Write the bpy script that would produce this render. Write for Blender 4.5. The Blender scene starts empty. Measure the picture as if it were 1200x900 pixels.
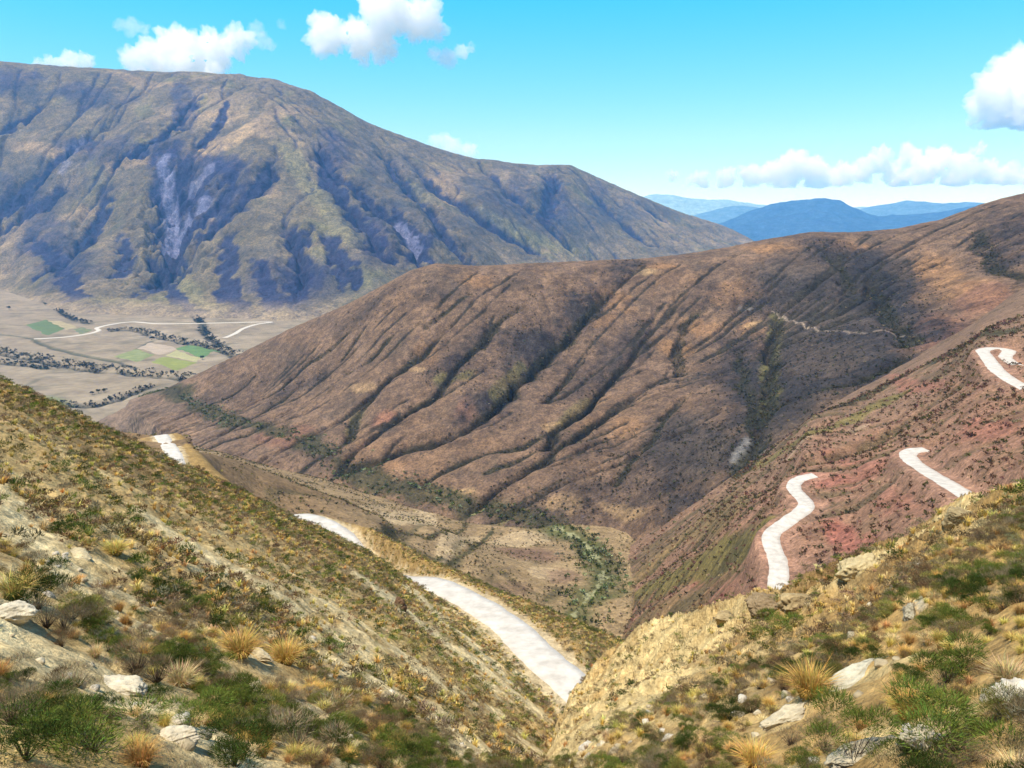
import bpy, math, random
import numpy as np

# ------------------------------------------------------------------ camera, sky, sun, exposure
SC = bpy.context.scene
COL = SC.collection
FPX = 960.0                       # focal length in pixels of a 1200 px wide frame
PITCH = math.radians(11.08)
cam_d = bpy.data.cameras.new('camera')
cam_d.sensor_width = 36.0
cam_d.lens = 36.0 * FPX / 1200.0
cam_d.clip_start = 0.2
cam_d.clip_end = 200000.0
cam = bpy.data.objects.new('camera', cam_d)
COL.objects.link(cam)
cam.rotation_euler = (math.pi / 2 - PITCH, 0, 0)
SC.camera = cam

SUN_EL = math.radians(68)
SUN_AZ = math.radians(-125)        # measured from +Y (view direction), negative = left
sun_dir = (math.sin(SUN_AZ) * math.cos(SUN_EL), math.cos(SUN_AZ) * math.cos(SUN_EL), math.sin(SUN_EL))
world = bpy.data.worlds.new('World')
SC.world = world
world.use_nodes = True
wn = world.node_tree.nodes
wl = world.node_tree.links
wn.clear()
w_out = wn.new('ShaderNodeOutputWorld')
w_bg = wn.new('ShaderNodeBackground')
w_sky = wn.new('ShaderNodeTexSky')
w_sky.sky_type = 'NISHITA'
w_sky.sun_disc = False
w_sky.sun_elevation = SUN_EL
w_sky.sun_rotation = SUN_AZ
w_sky.altitude = 2500
w_sky.air_density = 1.0
w_sky.dust_density = 0.6
w_sky.ozone_density = 1.0
# colour balance of the sky: milky near the horizon, clear cyan above, deep blue overhead
w_tc = wn.new('ShaderNodeTexCoord')
w_sep = wn.new('ShaderNodeSeparateXYZ')
w_ramp = wn.new('ShaderNodeValToRGB')
w_ramp.color_ramp.elements[0].position = 0.0
w_ramp.color_ramp.elements[0].color = (0.165, 0.183, 0.19, 1)
w_ramp.color_ramp.elements[1].position = 0.10
w_ramp.color_ramp.elements[1].color = (0.155, 0.218, 0.235, 1)
e_ = w_ramp.color_ramp.elements.new(0.25); e_.color = (0.045, 0.27, 0.29, 1)
e_ = w_ramp.color_ramp.elements.new(0.55); e_.color = (0.13, 0.20, 0.25, 1)
w_mul = wn.new('ShaderNodeVectorMath'); w_mul.operation = 'MULTIPLY'
w_sc = wn.new('ShaderNodeVectorMath'); w_sc.operation = 'SCALE'; w_sc.inputs['Scale'].default_value = 5.0
wl.new(w_tc.outputs['Generated'], w_sep.inputs[0])
wl.new(w_sep.outputs[2], w_ramp.inputs[0])
wl.new(w_sky.outputs[0], w_mul.inputs[0])
wl.new(w_ramp.outputs[0], w_mul.inputs[1])
wl.new(w_mul.outputs[0], w_sc.inputs[0])
wl.new(w_sc.outputs[0], w_bg.inputs[0])
w_bg.inputs[1].default_value = 0.13
wl.new(w_bg.outputs[0], w_out.inputs[0])

sun_l = bpy.data.lights.new('sun', 'SUN')
sun_l.energy = 5.0
sun_l.angle = math.radians(0.53)
sun_l.color = (1.0, 0.95, 0.86)
sun = bpy.data.objects.new('sun', sun_l)
COL.objects.link(sun)
from mathutils import Vector
sun.rotation_euler = Vector(sun_dir).to_track_quat('Z', 'Y').to_euler()

SC.view_settings.view_transform = 'Standard'
SC.view_settings.look = 'None'
SC.view_settings.exposure = 0.5
SC.view_settings.gamma = 1.0
SC.view_settings.use_curve_mapping = False
SC.cycles.max_bounces = 12
SC.cycles.diffuse_bounces = 3
SC.cycles.transparent_max_bounces = 24
SC.cycles.volume_bounces = 12

# ------------------------------------------------------------------ helpers
rng = np.random.default_rng(7)
random.seed(7)


def ray(u, v):
    """photo pixel -> azimuth from the view direction and tangent of elevation"""
    u = np.asarray(u, float); v = np.asarray(v, float)
    x = (u - 600) / FPX; y = -(v - 450) / FPX
    Y = math.cos(PITCH) + y * math.sin(PITCH)
    Z = -math.sin(PITCH) + y * math.cos(PITCH)
    return np.arctan2(x, Y), Z / np.hypot(x, Y)


def tag(o, label=None, cat=None, group=None, kind=None):
    if label: o['label'] = label
    if cat: o['category'] = cat
    if group: o['group'] = group
    if kind: o['kind'] = kind
    return o


def _grad(ix, iy, seed):
    h = (ix.astype(np.int64) * 374761393 + iy.astype(np.int64) * 668265263 + seed * 982451653) & 0x7fffffff
    h = ((h ^ (h >> 13)) * 1274126177) & 0x7fffffff
    h = (h ^ (h >> 16))
    a = (h & 0xffff) * (2 * math.pi / 65536)
    return np.cos(a), np.sin(a)


def perlin(x, y, seed=0):
    x = np.asarray(x, float); y = np.asarray(y, float)
    x0 = np.floor(x); y0 = np.floor(y)
    fx = x - x0; fy = y - y0
    sx = fx * fx * fx * (fx * (fx * 6 - 15) + 10)
    sy = fy * fy * fy * (fy * (fy * 6 - 15) + 10)
    r = []
    for dx, dy in ((0, 0), (1, 0), (0, 1), (1, 1)):
        gx, gy = _grad(x0 + dx, y0 + dy, seed)
        r.append(gx * (fx - dx) + gy * (fy - dy))
    a = r[0] + sx * (r[1] - r[0]); b = r[2] + sx * (r[3] - r[2])
    return 1.5 * (a + sy * (b - a))


def fbm(x, y, wl_, octv=4, seed=0, gain=0.5, ridged=False):
    s = 0; amp = 1.0; tot = 0; f = 1.0 / wl_
    for i in range(octv):
        n = perlin(x * f + 17.3 * i, y * f - 9.1 * i, seed + i * 31)
        if ridged: n = 0.62 - 2 * np.abs(n)
        s = s + n * amp; tot += amp; amp *= gain; f *= 2.03
    return s / tot


def sstep(a, b, x):
    t = np.clip((x - a) / (b - a), 0, 1)
    return t * t * (3 - 2 * t)


def smooth1(a, n):
    if n < 1: return a
    k = np.hanning(2 * n + 3)[1:-1]; k /= k.sum()
    p = np.pad(a, n, mode='edge')
    return np.convolve(p, k, mode='valid')


def blur2(a, n=1):
    for _ in range(n):
        p = np.pad(a, 1, mode='edge')
        a = (p[:-2] + 2 * p[1:-1] + p[2:]) / 4 if False else a
        q = np.pad(a, 1, mode='edge')
        a = (q[:-2, 1:-1] + q[2:, 1:-1] + q[1:-1, :-2] + q[1:-1, 2:] + 4 * q[1:-1, 1:-1]) / 8
    return a


NTH = 2900
TH = np.linspace(-1.34, 1.34, NTH)


class Grid:
    """a regular x,y raster sampled bilinearly"""
    def __init__(self, x0, x1, y0, y1, cell):
        self.x0, self.y0, self.c = x0, y0, cell
        self.nx = int((x1 - x0) / cell) + 1; self.ny = int((y1 - y0) / cell) + 1
        self.X, self.Y = np.meshgrid(x0 + cell * np.arange(self.nx), y0 + cell * np.arange(self.ny))
        self.layers = {}

    def get(self, name, x, y):
        a = self.layers[name]
        fx = np.clip((x - self.x0) / self.c, 0, self.nx - 1.001); fy = np.clip((y - self.y0) / self.c, 0, self.ny - 1.001)
        ix = fx.astype(int); iy = fy.astype(int); fx = fx - ix; fy = fy - iy
        return (a[iy, ix] * (1 - fx) + a[iy, ix + 1] * fx) * (1 - fy) + (a[iy + 1, ix] * (1 - fx) + a[iy + 1, ix + 1] * fx) * fy


class Land:
    """a landform: surface lofted through curves that run across the view, near to far.
    curve vertex: (u, v, r) = seen at that pixel from range r, or (u, None, r, z)"""
    def __init__(self, name, curves, sm=6):
        self.name = name
        R = []; Z = []
        for c in curves:
            th = []; rr = []; zz = []
            for p in c:
                if p[1] is None:
                    t, _ = ray(p[0], 450); z = p[3]
                else:
                    t, e = ray(p[0], p[1]); z = float(e) * p[2]
                th.append(float(t)); rr.append(math.log(p[2])); zz.append(z)
            o = np.argsort(th); th = np.array(th)[o]; rr = np.array(rr)[o]; zz = np.array(zz)[o]
            R.append(np.exp(smooth1(np.interp(TH, th, rr), sm)))
            # interpolate z/r so that straight picture lines stay straight
            e = np.interp(TH, th, zz / np.exp(rr))
            Z.append(smooth1(e, sm) * R[-1])
        self.R = np.array(R); self.Z = np.array(Z)
        for k in range(1, len(R)):
            self.R[k] = np.maximum(self.R[k], self.R[k - 1] * 1.01)
        h = np.diff(self.R, axis=0); d = np.diff(self.Z, axis=0) / h
        m = np.zeros_like(self.Z)
        for k in range(1, len(R) - 1):
            same = d[k - 1] * d[k] > 0
            w1 = 2 * h[k] + h[k - 1]; w2 = h[k] + 2 * h[k - 1]
            with np.errstate(divide='ignore', invalid='ignore'):
                hm = (w1 + w2) / (w1 / d[k - 1] + w2 / d[k])
            m[k] = np.where(same, hm, 0)
        m[0] = d[0]; m[-1] = d[-1]
        self.M = m
        self.grid = None
        self.roads = []
        self.extra = None
        self.K = len(R)

    def base(self, th, r):
        th = np.asarray(th, float); r = np.asarray(r, float)
        f = np.clip((th - TH[0]) / (TH[1] - TH[0]), 0, NTH - 1.001)
        i = f.astype(int); f = f - i
        g = lambda A, k: A[k][i] * (1 - f) + A[k][i + 1] * f
        out = np.full(r.shape, -1e4)
        Rk = g(self.R, 0)
        out = np.where(r <= Rk, g(self.Z, 0) , out)
        for k in range(self.K - 1):
            Rn = g(self.R, k + 1)
            s = (r >= Rk) & (r <= Rn)
            if s.any():
                h = Rn - Rk; t = np.clip((r - Rk) / h, 0, 1)
                z0 = g(self.Z, k); z1 = g(self.Z, k + 1); m0 = g(self.M, k) * h; m1 = g(self.M, k + 1) * h
                t2 = t * t; t3 = t2 * t
                z = (2 * t3 - 3 * t2 + 1) * z0 + (t3 - 2 * t2 + t) * m0 + (-2 * t3 + 3 * t2) * z1 + (t3 - t2) * m1
                out = np.where(s, z, out)
            Rk = Rn
        out = np.where(r > Rk, g(self.Z, self.K - 1) - 0.5 * (r - Rk), out)
        return out

    def height(self, x, y, fine=True):
        th = np.arctan2(x, y); r = np.hypot(x, y)
        z = self.base(th, r)
        if self.grid is not None: z = z + self.grid.get('delta', x, y)
        if fine and self.extra is not None: z = z + self.extra(x, y)
        for rd in self.roads: z = rd.flatten(x, y, z)
        return z

    def hit(self, u, v, far=False):
        """world point where the ray through a pixel meets this landform (without fine relief)"""
        th, e = ray(u, v); th = float(th); e = float(e)
        i = int(np.clip((th - TH[0]) / (TH[1] - TH[0]), 0, NTH - 1))
        r = np.geomspace(self.R[0, i] * 1.001, self.R[-1, i], 1500)
        z = self.base(np.full(r.shape, th), r)
        if self.grid is not None and 'delta' in self.grid.layers:
            z = z + self.grid.get('delta', r * math.sin(th), r * math.cos(th))
        below = z >= e * r
        idx = np.nonzero(below[1:] & ~below[:-1])[0]
        if len(idx) == 0:
            j = int(np.argmax(z / r)) if not below.all() else 0
        else:
            j = idx[-1] + 1 if far else idx[0] + 1
        return np.array([r[j] * math.sin(th), r[j] * math.cos(th), z[j]])

    def mesh(self, u0, u1, du, rows, mat, colfun, name=None):
        t0 = float(ray(u0, 450)[0]); t1 = float(ray(u1, 450)[0])
        n = int((u1 - u0) / du) + 1
        th = np.linspace(t0, t1, n)
        f = np.clip((th - TH[0]) / (TH[1] - TH[0]), 0, NTH - 1.001); i = f.astype(int); f = f - i
        RR = self.R[:, i] * (1 - f) + self.R[:, i + 1] * f
        rr = []
        for k, q in enumerate(rows):
            t = np.linspace(0, 1, q, endpoint=(k == len(rows) - 1))[:, None]
            rr.append(RR[k] ** (1 - t) * RR[k + 1] ** t)
        r = np.concatenate(rr, 0)
        T = np.broadcast_to(th, r.shape)
        x = r * np.sin(T); y = r * np.cos(T)
        z = self.height(x.ravel(), y.ravel()).reshape(x.shape)
        return grid_mesh(name or self.name, x, y, z, mat, colfun)


def new_mesh_obj(name, verts, faces_idx, nper, mat, cols=None, smooth=True):
    me = bpy.data.meshes.new(name)
    nv = len(verts); nf = len(faces_idx) // nper
    me.vertices.add(nv); me.vertices.foreach_set('co', np.ascontiguousarray(verts, np.float32).ravel())
    me.loops.add(nf * nper); me.loops.foreach_set('vertex_index', np.ascontiguousarray(faces_idx, np.int32))
    me.polygons.add(nf)
    me.polygons.foreach_set('loop_start', np.arange(0, nf * nper, nper, dtype=np.int32))
    me.polygons.foreach_set('loop_total', np.full(nf, nper, np.int32))
    if smooth: me.polygons.foreach_set('use_smooth', np.ones(nf, bool))
    if cols is not None:
        a = me.color_attributes.new('Col', 'FLOAT_COLOR', 'POINT')
        c = np.ones((nv, 4), np.float32); c[:, :3] = cols
        a.data.foreach_set('color', c.ravel())
    me.update(calc_edges=True)
    me.materials.append(mat)
    o = bpy.data.objects.new(name, me)
    COL.objects.link(o)
    return o


def grid_mesh(name, x, y, z, mat, colfun=None):
    ny, nx = x.shape
    v = np.stack([x, y, z], -1).reshape(-1, 3)
    i = np.arange(ny * nx).reshape(ny, nx)
    f = np.stack([i[:-1, :-1], i[:-1, 1:], i[1:, 1:], i[1:, :-1]], -1).reshape(-1)
    # slope for the colour functions
    cols = None
    if colfun is not None:
        cols = colfun(v[:, 0], v[:, 1], v[:, 2])
    return new_mesh_obj(name, v, f, 4, mat, cols)


def poly_dist(px, py, pts):
    """distance from points to a polyline (n,2) and the parameter along it 0..n-1"""
    best = np.full(px.shape, 1e12); par = np.zeros(px.shape)
    for k in range(len(pts) - 1):
        ax, ay = pts[k][:2]; bx, by = pts[k + 1][:2]
        dx, dy = bx - ax, by - ay
        L = dx * dx + dy * dy + 1e-9
        t = np.clip(((px - ax) * dx + (py - ay) * dy) / L, 0, 1)
        d = (px - ax - t * dx) ** 2 + (py - ay - t * dy) ** 2
        s = d < best
        best = np.where(s, d, best); par = np.where(s, k + t, par)
    return np.sqrt(best), par


def spline(pts, step):
    """Catmull-Rom through 3-D points, resampled about every `step` metres"""
    P = np.array(pts, float)
    P = np.vstack([2 * P[0] - P[1], P, 2 * P[-1] - P[-2]])
    out = []
    for k in range(1, len(P) - 2):
        n = max(2, int(np.linalg.norm(P[k + 1] - P[k]) / step))
        t = np.linspace(0, 1, n, endpoint=False)[:, None]
        out.append(0.5 * (2 * P[k] + (P[k + 1] - P[k - 1]) * t + (2 * P[k - 1] - 5 * P[k] + 4 * P[k + 1] - P[k + 2]) * t ** 2
                   + (-P[k - 1] + 3 * P[k] - 3 * P[k + 1] + P[k + 2]) * t ** 3))
    out.append(P[-2:-1])
    return np.vstack(out)


class Road:
    """graded road: flattens the ground it crosses and carries its own gravel sheet"""
    def __init__(self, pts, width, step=2.0, shoulder=1.0, bank=7.0):
        self.P = spline(pts, step); self.w = width; self.sh = shoulder; self.bank = bank
        self.bb = (self.P[:, 0].min() - 40, self.P[:, 0].max() + 40, self.P[:, 1].min() - 40, self.P[:, 1].max() + 40)

    def flatten(self, x, y, z):
        s = (x > self.bb[0]) & (x < self.bb[1]) & (y > self.bb[2]) & (y < self.bb[3])
        if not s.any(): return z
        z = np.array(z, float)
        d, t = poly_dist(x[s], y[s], self.P[::2] if len(self.P) > 40 else self.P)
        Q = self.P[::2] if len(self.P) > 40 else self.P
        zr = np.interp(t, np.arange(len(Q)), Q[:, 2])
        a = self.w / 2 + self.sh
        w = 1 - sstep(a, a + self.bank, d)
        z[s] = z[s] * (1 - w) + zr * w
        return z

    def build(self, name, mat, lift=0.06):
        P = self.P
        T = np.gradient(P[:, :2], axis=0); T /= np.linalg.norm(T, axis=1)[:, None] + 1e-9
        N = np.stack([T[:, 1], -T[:, 0]], 1)
        s = np.arange(len(P)) * 1.0
        offs = np.array([-1.0, -0.93, -0.5, 0, 0.5, 0.93, 1.0]); dz = np.array([-0.5, 0, 0.05, 0.03, 0.05, 0, -0.5])
        wl_ = self.w / 2 * (1 + 0.12 * perlin(s * 0.11, s * 0 + 3.1, 5) + 0.12 * perlin(s * 0.6, s * 0 + 1.1, 6)); wr_ = self.w / 2 * (1 + 0.12 * perlin(s * 0.11, s * 0 + 8.1, 9) + 0.12 * perlin(s * 0.6, s * 0 + 5.1, 7))
        x = P[:, 0][:, None] + N[:, 0][:, None] * offs * np.where(offs < 0, wl_[:, None], wr_[:, None])
        y = P[:, 1][:, None] + N[:, 1][:, None] * offs * np.where(offs < 0, wl_[:, None], wr_[:, None])
        z = P[:, 2][:, None] + dz + lift
        return grid_mesh(name, x, y, np.broadcast_to(z, x.shape).copy(), mat)


def pix(u, v, r):
    th, e = ray(u, v)
    return (r * math.sin(th), r * math.cos(th), float(e) * r)


def erode(g, z, batches, n, steps, depth, seed, widen=2):
    """carve drainage: particles run downhill over the raster, channels deepen where they meet"""
    R = np.random.default_rng(seed)
    z = z.copy(); ny, nx = z.shape
    flow_all = np.zeros(z.shape)
    for b in range(batches):
        zs = blur2(z, 2)
        gy, gx = np.gradient(zs, g.c)
        px = R.uniform(1, nx - 2, n); py = R.uniform(1, ny - 2, n)
        vx = np.zeros(n); vy = np.zeros(n)
        flow = np.zeros(ny * nx)
        for s in range(steps):
            ix = px.astype(int); iy = py.astype(int)
            dx = -gx[iy, ix]; dy = -gy[iy, ix]
            sl = np.hypot(dx, dy) + 1e-6
            vx = 0.45 * vx + 0.55 * dx / sl; vy = 0.45 * vy + 0.55 * dy / sl
            L = np.hypot(vx, vy) + 1e-6
            px = np.clip(px + vx / L, 1, nx - 2); py = np.clip(py + vy / L, 1, ny - 2)
            flow += np.bincount(iy * nx + ix, weights=np.minimum(sl * 4, 1), minlength=ny * nx)
        flow = flow.reshape(z.shape) * (nx * ny / n) / 60.0
        fl = np.log1p(flow)
        z -= depth / batches * blur2(fl, 1)
        flow_all = flow_all * 0.5 + flow
    f = np.log1p(flow_all)
    q = np.quantile(f, (0.5, 0.99))
    return z, np.clip((f - q[0]) / (q[1] - q[0]), 0, 1.5)

# ------------------------------------------------------------------ materials
def nd(t, kind, **kw):
    n = t.nodes.new(kind)
    for k, v in kw.items(): setattr(n, k, v)
    return n


def ground_mat(name, scales=((0.5, 0.35), (2.0, 0.3)), bump=(1.0, 0.5), bump_dist=0.5, rough=0.95, spec=0.15, tint=((0.55, 0.5, 0.45), (1.35, 1.3, 1.2)), speck=None):
    """base colour from the painted ground cover, broken up by procedural noise at the given scales (1/m)"""
    m = bpy.data.materials.new(name); m.use_nodes = True
    t = m.node_tree; t.nodes.clear()
    out = nd(t, 'ShaderNodeOutputMaterial'); bs = nd(t, 'ShaderNodeBsdfPrincipled')
    bs.inputs['Roughness'].default_value = rough
    bs.inputs['Specular IOR Level'].default_value = spec
    t.links.new(bs.outputs[0], out.inputs[0])
    att = nd(t, 'ShaderNodeAttribute', attribute_name='Col')
    geo = nd(t, 'ShaderNodeNewGeometry')
    col = att.outputs['Color']
    hs = []
    for sc, amt in scales:
        n = nd(t, 'ShaderNodeTexNoise'); n.inputs['Scale'].default_value = sc
        n.inputs['Detail'].default_value = 5; n.inputs['Roughness'].default_value = 0.62
        t.links.new(geo.outputs['Position'], n.inputs['Vector'])
        mp = nd(t, 'ShaderNodeMapRange'); mp.inputs[1].default_value = 0.3; mp.inputs[2].default_value = 0.7
        t.links.new(n.outputs[0], mp.inputs[0])
        ramp = nd(t, 'ShaderNodeMix', data_type='RGBA')
        ramp.inputs[6].default_value = (*tint[0], 1); ramp.inputs[7].default_value = (*tint[1], 1)
        t.links.new(mp.outputs[0], ramp.inputs[0])
        mx = nd(t, 'ShaderNodeMix', data_type='RGBA', blend_type='MULTIPLY')
        mx.inputs[0].default_value = amt
        t.links.new(col, mx.inputs[6]); t.links.new(ramp.outputs[2], mx.inputs[7])
        col = mx.outputs[2]
        hs.append(n.outputs[0])
    if speck:
        sc, lo, hi, scol, amt = speck
        vo = nd(t, 'ShaderNodeTexVoronoi'); vo.inputs['Scale'].default_value = sc
        vo.inputs['Randomness'].default_value = 1.0
        t.links.new(geo.outputs['Position'], vo.inputs['Vector'])
        n2 = nd(t, 'ShaderNodeTexNoise'); n2.inputs['Scale'].default_value = sc * 0.13; n2.inputs['Detail'].default_value = 3
        t.links.new(geo.outputs['Position'], n2.inputs['Vector'])
        ad = nd(t, 'ShaderNodeMath', operation='SUBTRACT'); t.links.new(vo.outputs['Distance'], ad.inputs[0])
        ms = nd(t, 'ShaderNodeMath', operation='MULTIPLY_ADD'); ms.inputs[1].default_value = 0.9; ms.inputs[2].default_value = -0.45
        t.links.new(n2.outputs[0], ms.inputs[0]); t.links.new(ms.outputs[0], ad.inputs[1])
        mp = nd(t, 'ShaderNodeMapRange'); mp.inputs[1].default_value = lo; mp.inputs[2].default_value = hi
        mp.inputs[3].default_value = amt; mp.inputs[4].default_value = 0
        t.links.new(ad.outputs[0], mp.inputs[0])
        mx = nd(t, 'ShaderNodeMix', data_type='RGBA')
        mx.inputs[7].default_value = (*scol, 1)
        t.links.new(mp.outputs[0], mx.inputs[0]); t.links.new(col, mx.inputs[6])
        col = mx.outputs[2]
    t.links.new(col, bs.inputs['Base Color'])
    n = nd(t, 'ShaderNodeTexNoise'); n.inputs['Scale'].default_value = bump[0]; n.inputs['Detail'].default_value = 7; n.inputs['Roughness'].default_value = 0.65
    t.links.new(geo.outputs['Position'], n.inputs['Vector'])
    b = nd(t, 'ShaderNodeBump'); b.inputs['Strength'].default_value = bump[1]; b.inputs['Distance'].default_value = bump_dist
    t.links.new(n.outputs[0], b.inputs['Height']); t.links.new(b.outputs[0], bs.inputs['Normal'])
    return m


def plain_mat(name, c0, c1, scale, bump=0.3, bump_dist=0.1, rough=0.95):
    m = bpy.data.materials.new(name); m.use_nodes = True
    t = m.node_tree; t.nodes.clear()
    out = nd(t, 'ShaderNodeOutputMaterial'); bs = nd(t, 'ShaderNodeBsdfPrincipled')
    bs.inputs['Roughness'].default_value = rough; bs.inputs['Specular IOR Level'].default_value = 0.15
    t.links.new(bs.outputs[0], out.inputs[0])
    geo = nd(t, 'ShaderNodeNewGeometry')
    n = nd(t, 'ShaderNodeTexNoise'); n.inputs['Scale'].default_value = scale; n.inputs['Detail'].default_value = 6; n.inputs['Roughness'].default_value = 0.65
    t.links.new(geo.outputs['Position'], n.inputs['Vector'])
    mp = nd(t, 'ShaderNodeMapRange'); mp.inputs[1].default_value = 0.3; mp.inputs[2].default_value = 0.7
    t.links.new(n.outputs[0], mp.inputs[0])
    mx = nd(t, 'ShaderNodeMix', data_type='RGBA'); mx.inputs[6].default_value = (*c0, 1); mx.inputs[7].default_value = (*c1, 1)
    t.links.new(mp.outputs[0], mx.inputs[0]); t.links.new(mx.outputs[2], bs.inputs['Base Color'])
    b = nd(t, 'ShaderNodeBump'); b.inputs['Strength'].default_value = bump; b.inputs['Distance'].default_value = bump_dist
    t.links.new(n.outputs[0], b.inputs['Height']); t.links.new(b.outputs[0], bs.inputs['Normal'])
    return m

# ------------------------------------------------------------------ the landforms (real ranges in metres)
N_ = None
far_floor = Land('valley_floor', [
    [(-600, N_, 900, -308), (1800, N_, 900, -308)],
    [(-600, N_, 1380, -302), (1800, N_, 1380, -302)],
    [(-600, N_, 2500, -300), (0, N_, 2500, -308), (300, N_, 2500, -311), (1800, N_, 2500, -311)],
    [(-600, N_, 4300, -262), (0, N_, 4300, -274), (150, N_, 4300, -305), (1800, N_, 4300, -315)],
    [(-600, N_, 9000, -340), (1800, N_, 9000, -340)],
    [(-600, N_, 27000, -480), (1800, N_, 27000, -480)]])

mountain = Land('mountain', [
    [(-400, N_, 3900, -330), (0, N_, 3700, -330), (90, N_, 3000, -335), (330, N_, 2560, -335), (450, N_, 2600, -340), (870, N_, 4000, -340), (1400, N_, 5000, -340)],
    [(-400, 300, 4900), (0, 326, 4350), (60, 350, 3550), (100, 366, 3200), (150, 371, 3090), (200, 374, 2960), (260, 376, 2860), (330, 379, 2730), (380, 375, 2770), (450, N_, 2700, -312), (600, N_, 3400, -312), (870, N_, 4500, -312), (1400, N_, 5500, -312)],
    [(-400, 210, 5300), (0, 250, 4900), (100, 270, 4300), (200, 275, 3900), (300, 270, 3550), (400, 280, 3350), (500, 300, 3300), (600, 310, 3900), (700, 305, 4600), (800, 300, 5200), (870, 300, 5600), (1400, N_, 6500, -330)],
    [(-400, 130, 5700), (0, 150, 5500), (100, 165, 5100), (200, 165, 4700), (300, 160, 4400), (400, 190, 4300), (500, 222, 4300), (600, 240, 4700), (700, 248, 5300), (800, 272, 5900), (870, 288, 6300), (1400, N_, 7000, -330)],
    [(-400, 55, 6400), (-100, 68, 6300), (0, 73, 6200), (100, 81, 6100), (180, 87, 6000), (240, 89, 5900), (320, 98, 5700), (365, 111, 5600), (400, 128, 5550), (430, 145, 5550), (500, 171, 5650), (560, 188, 5750), (630, 194, 5850), (668, 193, 5900), (700, 208, 6050), (750, 230, 6300), (800, 250, 6600), (850, 265, 6850), (872, 276, 7000), (900, 292, 7200), (1000, N_, 7600, -300), (1400, N_, 7800, -340)],
    [(-400, N_, 9000, -100), (500, N_, 8000, -150), (870, N_, 8500, -340), (1400, N_, 9000, -345)]], sm=4)

hill = Land('hill', [
    [(-400, N_, 1180, -345), (100, N_, 1180, -345), (150, N_, 1180, -330), (200, N_, 960, -300), (270, N_, 850, -285), (400, N_, 720, -270), (500, N_, 640, -260), (640, N_, 580, -250), (720, N_, 540, -250), (800, N_, 500, -225), (870, N_, 500, -200), (950, N_, 540, -180), (1050, N_, 620, -150), (1140, N_, 700, -125), (1200, N_, 780, -90), (1450, N_, 1000, -50), (1700, N_, 1100, -20)],
    [(-400, N_, 1350, -335), (60, N_, 1350, -330), (150, 478, 1320), (200, 511, 1080), (270, 536, 920), (400, 567, 775), (500, 594, 690), (560, 606, 655), (640, 613, 620), (720, 625, 590), (800, 600, 560), (870, 550, 560), (950, 490, 620), (1050, 430, 700), (1140, 380, 800), (1200, 332, 900), (1450, 240, 1150), (1700, 190, 1250)],
    [(-400, N_, 1380, -330), (60, N_, 1380, -325), (150, 476, 1335), (240, 470, 1190), (340, 455, 1080), (450, 440, 960), (560, 440, 900), (700, 450, 880), (800, 440, 890), (900, 410, 920), (1000, 370, 960), (1100, 330, 1020), (1200, 275, 1130), (1450, 215, 1270), (1700, 165, 1350)],
    [(-400, N_, 1400, -325), (60, N_, 1400, -320), (120, N_, 1375, -308), (150, 474, 1350), (190, 460, 1320), (240, 436, 1290), (290, 411, 1260), (340, 386, 1230), (400, 360, 1200), (450, 334, 1170), (480, 318, 1155), (510, 309, 1150), (560, 312, 1155), (600, 310, 1160), (640, 308, 1170), (700, 305, 1180), (760, 302, 1190), (800, 298, 1200), (850, 290, 1210), (900, 280, 1220), (950, 272, 1230), (1000, 272, 1250), (1050, 268, 1275), (1100, 258, 1300), (1150, 239, 1325), (1200, 226, 1350), (1450, 175, 1450), (1700, 140, 1500)],
    [(-400, N_, 1750, -335), (100, N_, 1650, -335), (400, N_, 1600, -330), (900, N_, 1750, -240), (1200, N_, 1900, -150), (1700, N_, 2100, -100)],
    [(-400, N_, 2200, -345), (400, N_, 2100, -345), (900, N_, 2500, -345), (1700, N_, 2900, -345)]], sm=5)

basin = Land('basin', [
    [(-600, N_, 150, -150), (200, N_, 200, -130), (450, N_, 170, -120), (700, N_, 200, -185), (900, N_, 200, -215), (1800, N_, 200, -260)],
    [(-600, N_, 330, -150), (0, N_, 370, -108), (75, 482, 380), (130, 497, 365), (185, 514, 345), (215, 530, 345), (260, 553, 390), (300, 567, 415), (350, 589, 395), (400, 606, 380), (450, 628, 360), (500, N_, 330, -168), (560, N_, 330, -176), (640, N_, 330, -190), (740, N_, 330, -196), (800, N_, 330, -225), (1800, N_, 330, -280)],
    [(-600, N_, 520, -220), (0, N_, 520, -165), (185, N_, 500, -160), (260, 546, 560), (300, 554, 600), (350, 569, 600), (400, 584, 575), (450, 606, 520), (500, 623, 480), (560, 656, 440), (640, 705, 400), (700, 735, 370), (740, 752, 355), (800, N_, 400, -235), (1800, N_, 400, -290)],
    [(-600, N_, 900, -300), (100, N_, 1050, -292), (185, 510, 1040), (260, 531, 900), (300, 543, 830), (350, 556, 790), (400, 569, 750), (450, 585, 700), (500, 599, 670), (560, 612, 640), (640, 619, 600), (700, 627, 570), (740, 642, 540), (800, N_, 520, -230), (1800, N_, 560, -300)],
    [(-600, N_, 1300, -306), (100, N_, 1290, -303), (150, N_, 1300, -309), (200, N_, 1150, -293), (270, N_, 960, -270), (400, N_, 820, -256), (500, N_, 740, -246), (640, N_, 660, -235), (740, N_, 600, -228), (800, N_, 560, -235), (1800, N_, 620, -310)],
    [(-600, N_, 1600, -320), (100, N_, 1600, -320), (500, N_, 1200, -320), (800, N_, 900, -320), (1800, N_, 1000, -340)]])

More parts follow.
